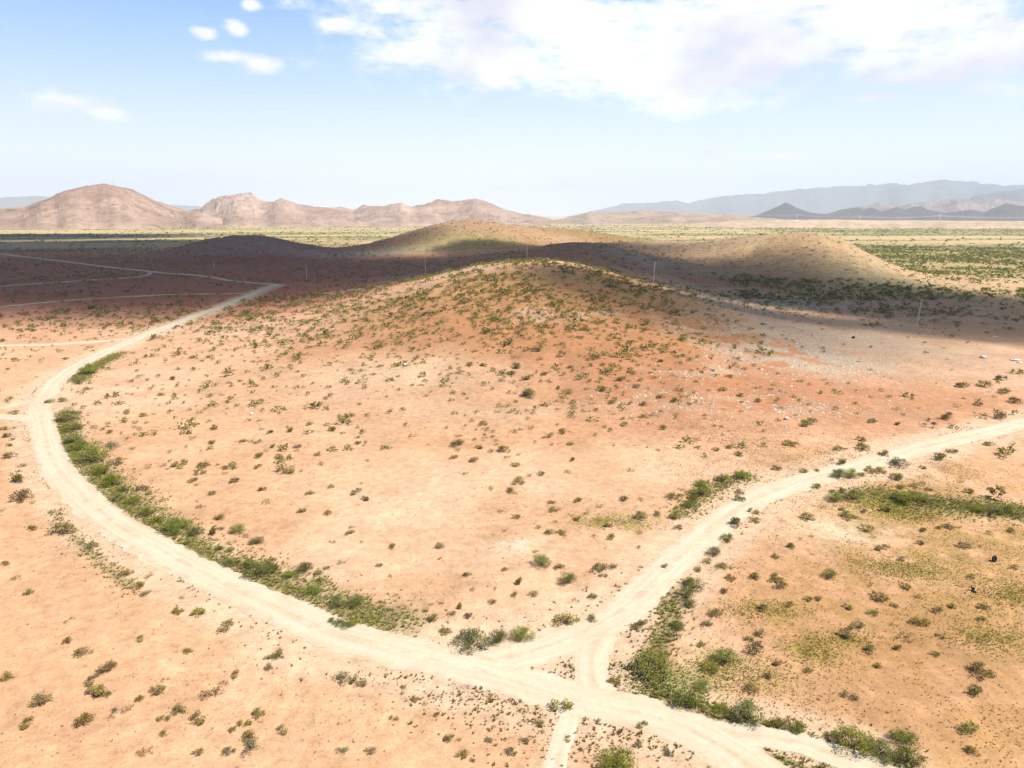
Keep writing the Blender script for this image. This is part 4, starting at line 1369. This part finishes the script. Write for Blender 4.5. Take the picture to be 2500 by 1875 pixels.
def build_rubble():
    r = np.random.default_rng(12)
    parts = []

    def add(x, y, size, colr):
        z = H(x, y)
        var = r.integers(0, 4, len(x))
        for v in range(4):
            V, F = rock_unit(700 + v)
            s = np.where(var == v)[0]
            parts.append(scatter(V, F, np.stack([x[s], y[s], z[s]], -1), size[s], size[s] * r.uniform(0.6, 1.1, len(s)), r.uniform(0, 6.28, len(s)), np.ones((len(V), 3)), colr[s]))

    for (cx, cy, sx, sy, c, s) in PW:
        if c in (GREY, WHITE) and cy > 110:
            m = int(min(4200, sx * sy * (11 if c is GREY else 16)))
            x = cx + r.normal(0, sx * 0.85, m); y = cy + r.normal(0, sy * 0.85, m)
            ok = fbm(x / 5, y / 5, 71, 4) > 0.40
            x, y = x[ok], y[ok]
            tone = r.uniform(0.75, 1.15, (len(x), 1))
            add(x, y, np.clip(r.lognormal(-1.0, 0.4, len(x)), 0.15, 1.0), np.array((0.46, 0.38, 0.29)) * tone)
    # red clods and gravel over the hill
    x, y = polar_points(r, 16000, 125, 290, -22, 34)
    ok = r.uniform(0, 1, len(x)) < np.clip(hill_mask(x, y) * 1.3, 0, 1)
    x, y = x[ok], y[ok]
    tone = r.uniform(0.6, 1.25, (len(x), 1))
    add(x, y, r.uniform(0.12, 0.36, len(x)), np.array((0.36, 0.17, 0.08)) * tone)
    # fine stones near the roads
    x, y = polar_points(r, 9000, 32, 110, -38, 38)
    d = np.minimum.reduce([line_dist(x, y, l, 4) for k, (w, l) in ROAD_LINES.items() if k in ('main_dirt_road', 'branch_dirt_road', 'link_dirt_road')])
    ok = (d > 3.2) & (d < 9) & (r.uniform(0, 1, len(x)) < 0.7)
    x, y = x[ok], y[ok]
    tone = r.uniform(0.5, 1.1, (len(x), 1))
    add(x, y, r.uniform(0.06, 0.17, len(x)), np.array((0.42, 0.30, 0.20)) * tone)
    V, F, c = join_np(parts)
    link('rubble', mesh_np('rubble', V, F, [M_ROCK], c), kind='stuff', label='pale stones and red clods strewn over the near hill', category='rubble')


build_rubble()
# ------------------------------------------------------------------ poles, pylons and small things
class MB:
    def __init__(self):
        self.V = []; self.F = []

    def tube(self, pts, radii, n=8, cap=True):
        pts = [np.asarray(p, float) for p in pts]
        o = len(self.V)
        for i, p in enumerate(pts):
            d = pts[min(i + 1, len(pts) - 1)] - pts[max(i - 1, 0)]
            d = d / (np.linalg.norm(d) + 1e-9)
            a = np.cross(d, (0, 0, 1.0)) if abs(d[2]) < 0.95 else np.cross(d, (1.0, 0, 0))
            a /= np.linalg.norm(a); b = np.cross(d, a)
            for k in range(n):
                t = 2 * math.pi * k / n
                self.V.append(p + (a * math.cos(t) + b * math.sin(t)) * radii[i])
        for i in range(len(pts) - 1):
            for k in range(n):
                self.F.append((o + i * n + k, o + i * n + (k + 1) % n, o + (i + 1) * n + (k + 1) % n, o + (i + 1) * n + k))
        if cap:
            self.F.append(tuple(o + k for k in range(n))[::-1])
            self.F.append(tuple(o + (len(pts) - 1) * n + k for k in range(n)))
        return self

    def box(self, c, h):
        o = len(self.V)
        for sx in (-1, 1):
            for sy in (-1, 1):
                for sz in (-1, 1):
                    self.V.append(np.array([c[0] + sx * h[0], c[1] + sy * h[1], c[2] + sz * h[2]]))
        for f in ((0, 1, 3, 2), (4, 6, 7, 5), (0, 4, 5, 1), (2, 3, 7, 6), (0, 2, 6, 4), (1, 5, 7, 3)):
            self.F.append(tuple(o + q for q in f))
        return self

    def build(self, name, mat, parent=None, loc=(0, 0, 0)):
        me = bpy.data.meshes.new(name)
        me.from_pydata([tuple(v) for v in self.V], [], self.F)
        me.materials.append(mat)
        return link(name, me, parent, loc)


def tag(o, label, cat, group=None):
    o['label'] = label; o['category'] = cat
    if group:
        o['group'] = group
    return o


# power poles run behind the hill from the right foreground to the far left: frame x, top y, distance along the view
POLES = [
    (2251, 728.5, 228, 'tall pale power pole on the right, tallest of the row', 2246),
    (1599, 638.0, 300, 'pale power pole behind the right shoulder of the near hill', 1597),
    (1287, 598.0, 352, 'pale power pole behind the summit of the near hill', 1287),
    (1037.5, 627.5, 392, 'pale power pole behind the left shoulder of the near hill', 1038),
    (746, 645.0, 412, 'pale power pole standing right of the far end of the road', 747),
    (521, 638.0, 505, 'thin power pole below the dark low hill, beside the far road', 522),
    (340, 624.5, 590, 'thin power pole left of the dark low hill', 342),
    (192, 611.0, 690, 'second thin power pole from the left edge of the plain', 194),
    (70, 607.0, 830, 'thin distant power pole nearest the left edge', 71),
]
POLE_DIR = np.array([-0.76, 0.65])
for (px, py, depth, lab, bx) in POLES:
    d = pix_dir(px, py) * depth
    x, y, ztop = d[0], d[1], EYE + d[2]
    zb = float(H(np.array([x]), np.array([y]))[0])
    h = ztop - zb
    print('pole', px, round(h, 2), round(x, 1), round(y, 1), round(zb, 1))
    root = bpy.data.objects.new('power_pole', None); C.objects.link(root)
    root.location = (x, y, zb)
    tag(root, lab, 'power pole', 'power poles along the line behind the hill')
    thick = 0.15 + 0.00020 * depth
    lean = (bx - px) * depth / FOCAL_SRC
    MB().tube([(lean, 0, -0.8), (lean * 0.5, 0, h * 0.5), (0, 0, h - 0.15)], [thick, thick * 0.85, thick * 0.62], 10).build('shaft', M_POLE, root)
    u = np.array([-POLE_DIR[1], POLE_DIR[0], 0])
    a = np.array([0, 0, h - 0.75])
    arm = MB().tube([a - u * 0.35, a + u * 0.35], [0.07, 0.07], 6).build('bracket', M_METAL, root)
    ins = MB()
    ins.tube([(0, 0, h - 0.16), (0, 0, h + 0.02)], [0.06, 0.06], 8).tube([(0, 0, h - 0.1), (0, 0, h - 0.02)], [0.12, 0.10], 8)
    ins.build('insulator', M_METAL, arm)
    MB().tube([(lean * 0.6 + thick * 0.9, -thick * 0.6, h * 0.30), (lean * 0.6 + thick * 0.9, -thick * 0.6, h * 0.34)], [0.09, 0.09], 6).build('meter_tag', M_METAL, root)


# far transmission line
def pylon(px, base_y, top_y, depth, label):
    d = pix_dir(px, base_y) * depth
    x, y = d[0], d[1]
    zb = EYE + d[2]
    gz = float(H(np.array([x]), np.array([y]))[0])
    top = EYE + (pix_dir(px, top_y) * depth)[2]
    h = top - gz
    root = bpy.data.objects.new('transmission_tower', None); C.objects.link(root)
    root.location = (x, y, gz)
    tag(root, label, 'pylon', 'distant transmission towers')
    b = h * 0.13
    for sx in (-1, 1):
        for sy in (-1, 1):
            MB().tube([(sx * b, sy * b, -1), (sx * b * 0.22, sy * b * 0.22, h * 0.72), (0, 0, h)], [0.35, 0.3, 0.2], 4).build('leg', M_METAL, root)
    for k in range(3):
        z = h * (0.68 + 0.12 * k)
        w = h * (0.24 - 0.04 * k)
        MB().tube([(-w, 0, z), (0, 0, z + h * 0.03), (w, 0, z)], [0.2, 0.3, 0.2], 4).build('crossarm', M_METAL, root)
    br = MB()
    for k in range(5):
        z0, z1 = h * 0.14 * k, h * 0.14 * (k + 1)
        s0 = b * (1 - 0.78 * z0 / (h * 0.72)); s1 = b * (1 - 0.78 * z1 / (h * 0.72))
        for sg in (-1, 1):
            br.tube([(-s0 * sg, -s0, z0), (s1 * sg, -s1, z1)], [0.16, 0.16], 4).tube([(-s0 * sg, s0, z0), (s1 * sg, s1, z1)], [0.16, 0.16], 4)
    br.build('bracing', M_METAL, root)
    return np.array([x, y, gz + h * 0.8]), h


tops = []
for px, by, ty, dep_, lab in ((1810, 529, 517, 4300, 'faint transmission tower left of the dark peak foot'), (1945, 536, 521, 4100, 'distant transmission tower below the dark pointed peak'),
                              (2098, 541, 526, 3900, 'distant transmission tower in the middle of the wire spans'), (2293, 540, 523, 3750, 'distant transmission tower nearest the right edge of the plain'),
                              (2560, 545, 524, 3600, None)):
    if lab is None:
        d = pix_dir(px, ty + 5) * dep_
        tops.append((np.array([d[0], d[1], EYE + d[2]]), 36))
    else:
        tops.append(pylon(px, by, ty, dep_, lab))
for k in range(len(tops) - 1):
    a, b = tops[k][0], tops[k + 1][0]
    root = bpy.data.objects.new('power_line_span', None); C.objects.link(root)
    tag(root, ['pale wires sagging towards the leftmost distant tower', 'pale wires between the first two distant towers under the peak', 'pale sagging wires between the middle and right distant towers', 'pale wires running off to the right edge of the plain'][k], 'wires', 'distant wire spans')
    for j, (off, dz) in enumerate(((-6, 0), (6, 0), (-5, 4))):
        pts = []
        for t in np.linspace(0, 1, 24):
            p = a * (1 - t) + b * t
            sag = 4 * t * (1 - t) * 9.0
            pts.append((p[0], p[1] + off, p[2] + dz - sag))
        MB().tube(pts, [0.28] * 24, 4, False).build('wire', M_WIRE, root)


def mast(px, base_y, top_y, depth, label):
    d0 = pix_dir(px, base_y) * depth; d1 = pix_dir(px, top_y) * depth
    h = d1[2] - d0[2]
    root = bpy.data.objects.new('radio_mast', None); C.objects.link(root)
    root.location = (d0[0], d0[1], EYE + d0[2] - 3)
    tag(root, label, 'mast')
    for k in range(3):
        t = 2.094 * k
        MB().tube([(math.cos(t) * 1.2, math.sin(t) * 1.2, -4), (math.cos(t) * 0.5, math.sin(t) * 0.5, h + 3)], [0.22, 0.16], 5).build('leg', M_METAL, root)
    br = MB()
    for k in range(8):
        z = (h + 3) * k / 8
        for q in range(3):
            t, t2 = 2.094 * q, 2.094 * (q + 1)
            s, s2 = 1.2 - 0.7 * k / 8, 1.2 - 0.7 * (k + 1) / 8
            br.tube([(math.cos(t) * s, math.sin(t) * s, z), (math.cos(t2) * s2, math.sin(t2) * s2, z + (h + 3) / 8)], [0.1, 0.1], 4)
    br.build('bracing', M_METAL, root)


mast(278, 451, 436, 2750, 'thin radio mast near the summit of the brown mountain')


# litter and odd things on the ground
def ground_at(px, py):
    Q, dd = unproject([px], [py])
    return Q[0], float(dd[0])


M_RUBBER = plain_material('worn_rubber', (0.022, 0.018, 0.016), 0.85, 8, 0.3)
M_BLACK = plain_material('black_plastic', (0.012, 0.012, 0.013), 0.5, 5, 0.3)
M_WHITE = plain_material('white_plastic', (0.78, 0.78, 0.76), 0.5, 6, 0.06)
M_STAKE = plain_material('weathered_stake', (0.42, 0.32, 0.22), 0.9, 8, 0.2)
M_DEAD = plain_material('dead_branch', (0.14, 0.10, 0.085), 0.9, 8, 0.25)


def tyre():
    p, dd = ground_at(2427, 1371)
    R, rr = 0.25, 0.095
    root = bpy.data.objects.new('tyre', None); C.objects.link(root)
    root.location = (p[0], p[1], p[2] + 0.31)
    root.rotation_euler = (math.radians(78), 0, math.radians(24))
    tag(root, 'small dark round tyre standing upright on bare ground', 'tyre')
    n, m = 32, 12
    V, F = [], []
    for i in range(n):
        a = 2 * math.pi * i / n
        for j in range(m):
            b = 2 * math.pi * j / m
            q = (abs(math.cos(b)) ** 0.6) * (1 if math.cos(b) > 0 else -1)
            s = (abs(math.sin(b)) ** 0.6) * (1 if math.sin(b) > 0 else -1)
            tread = 0.012 if (i % 2 and q > 0.6) else 0.0
            V.append(((R + rr * q + tread) * math.cos(a), (R + rr * q + tread) * math.sin(a), 0.09 * s))
            F.append((i * m + j, ((i + 1) % n) * m + j, ((i + 1) % n) * m + (j + 1) % m, i * m + (j + 1) % m))
    link('tread', mesh_np('tread', V, F, [M_RUBBER]), root)
    V2 = [(0, 0, 0.03)] + [(0.165 * math.cos(6.2832 * i / 20), 0.165 * math.sin(6.2832 * i / 20), 0.0) for i in range(20)] + [(0, 0, -0.03)]
    F2 = [(0, 1 + i, 1 + (i + 1) % 20) for i in range(20)] + [(21, 1 + (i + 1) % 20, 1 + i) for i in range(20)]
    link('wheel_disc', mesh_np('wheel_disc', V2, F2, [plain_material('rusty_disc', (0.07, 0.035, 0.02), 0.8, 10, 0.3)]), root)


tyre()


def crumpled(name, label, cat, px, py, sx, sy, sz, mat, seed, folds=0.35):
    p, dd = ground_at(px, py)
    r = np.random.default_rng(seed)
    nu, nv = 14, 9
    V = []
    for j in range(nv):
        ph = math.pi * j / (nv - 1)
        for i in range(nu):
            th = 2 * math.pi * i / nu
            k = 1 + folds * float(r.normal()) * math.sin(ph)
            V.append((sx * k * math.sin(ph) * math.cos(th), sy * k * math.sin(ph) * math.sin(th), sz * (1 + math.cos(ph) * (1 + 0.3 * float(r.normal()))) * 0.5))
    me = mesh_np(name, V, grid_faces(nu, nv, True), [mat])
    o = link(name, me, loc=(p[0], p[1], p[2]))
    tag(o, label, cat)
    return o


crumpled('plastic_bag', 'crumpled white bag on the ground below the right power pole', 'bag', 2399, 874, 0.62, 0.5, 0.62, M_WHITE, 1)
crumpled('white_litter', 'flat white scrap lying in the shaded scrub at the right', 'litter', 2428, 823, 0.75, 0.5, 0.22, M_WHITE, 2, 0.2)
crumpled('white_litter', 'white litter pile at the right edge below the shaded scrub', 'litter', 2480, 880, 1.0, 0.7, 0.35, M_WHITE, 3)
crumpled('white_litter', 'small white scrap beside the litter pile at the right edge', 'litter', 2490, 886, 0.5, 0.4, 0.3, M_WHITE, 4)
crumpled('white_bucket', 'tiny white container on the pale upper field', 'container', 615, 1013, 0.26, 0.24, 0.45, M_WHITE, 5, 0.08)
crumpled('white_litter', 'white and dark scrap at the pale foot of the near hill', 'litter', 989, 892, 0.40, 0.34, 0.45, M_WHITE, 6, 0.2)
crumpled('pale_boulder', 'single pale boulder on the pink flat below the rubble slope', 'boulder', 1919, 1024, 0.42, 0.36, 0.5, plain_material('pale_boulder_stone', (0.62, 0.55, 0.44), 0.9, 5, 0.15), 7, 0.12)
crumpled('black_litter', 'small black scrap on the pale ridge of the right flank', 'litter', 2083, 826, 0.42, 0.36, 0.55, M_BLACK, 8, 0.2)


def black_sheet():
    p, dd = ground_at(2377, 1444)
    root = bpy.data.objects.new('black_plastic_sheet', None); C.objects.link(root)
    root.location = tuple(p); root.rotation_euler = (0, 0, math.radians(10)); root.scale = (0.8, 0.8, 0.8)
    tag(root, 'black folded plastic sheet sticking up beside a small dry shrub', 'plastic sheet')

    def panel(name, pts, th):
        V = [tuple(q) for q in pts] + [(q[0] + th[0], q[1] + th[1], q[2] + th[2]) for q in pts]
        n = len(pts)
        me = bpy.data.meshes.new(name)
        me.from_pydata(V, [], [tuple(range(n)), tuple(range(2 * n - 1, n - 1, -1))] + [(i, i + n, (i + 1) % n + n, (i + 1) % n) for i in range(n)])
        me.materials.append(M_BLACK)
        link(name, me, root)
    panel('upright_flap', [(-0.30, 0.05, 0.0), (0.22, 0.12, 0.0), (0.30, 0.16, 0.34), (0.02, 0.22, 0.42), (-0.20, 0.26, 0.78), (-0.28, 0.2, 0.6), (-0.24, 0.12, 0.3)], (0.02, 0.05, 0.0))
    panel('lying_flap', [(-0.34, 0.02, 0.03), (-0.30, -0.36, 0.03), (0.0, -0.46, 0.10), (0.24, -0.30, 0.04), (0.22, 0.05, 0.03)], (0.0, 0.0, 0.035))


black_sheet()

STAKES = [(211, 1420, 'nearest to the leftmost dry shrub'), (289, 1484, 'second from the left in the row on the sand'), (375, 1549, 'third from the left in the row on the sand'),
          (433, 1593, 'left of a small creosote shrub on the sand'), (641, 1765, 'beside a creosote shrub near the bottom edge'), (688, 1699, 'farthest right on the bare sand')]
for i, (px, py, wh) in enumerate(STAKES):
    p, dd = ground_at(px, py)
    h = 0.48 if i != 4 else 0.75
    root = bpy.data.objects.new('survey_stake', None); C.objects.link(root)
    root.location = tuple(p)
    tag(root, 'thin wooden stake ' + wh, 'stake', 'stakes on the lower left sand')
    MB().tube([(0, 0, -0.2), (0.03, 0.01, h)], [0.035, 0.025], 5).build('shaft', M_STAKE, root)
    MB().box((0.035, 0.0, h - 0.05), (0.05, 0.015, 0.05)).build('marker_tag', M_STAKE, root)


def dead_branch(px, py, size, label, seed, n=9):
    p, dd = ground_at(px, py)
    r = np.random.default_rng(seed)
    root = bpy.data.objects.new('dead_bush', None); C.objects.link(root)
    root.location = tuple(p)
    tag(root, label, 'dead bush')
    for i in range(n):
        a = r.uniform(0, 6.28); e = r.uniform(0.35, 1.2)
        d = np.array([math.cos(a) * math.cos(e), math.sin(a) * math.cos(e), math.sin(e)]) * size
        m = MB().tube([(0, 0, -0.05), d * 0.5 + r.normal(size=3) * size * 0.07, d], [size * 0.035, size * 0.025, size * 0.008], 5)
        for q in range(3):
            s = d * r.uniform(0.4, 0.8)
            m.tube([s, s + r.normal(size=3) * size * 0.22 + np.array([0, 0, size * 0.1])], [size * 0.016, size * 0.005], 4)
        m.build('branch', M_DEAD, root)


dead_branch(2415, 1258, 1.3, 'dark leafless bush at the edge of the green wash', 21, 12)
dead_branch(1505, 1842, 0.75, 'bare forked twig standing on gravel near the bottom edge', 22, 4)
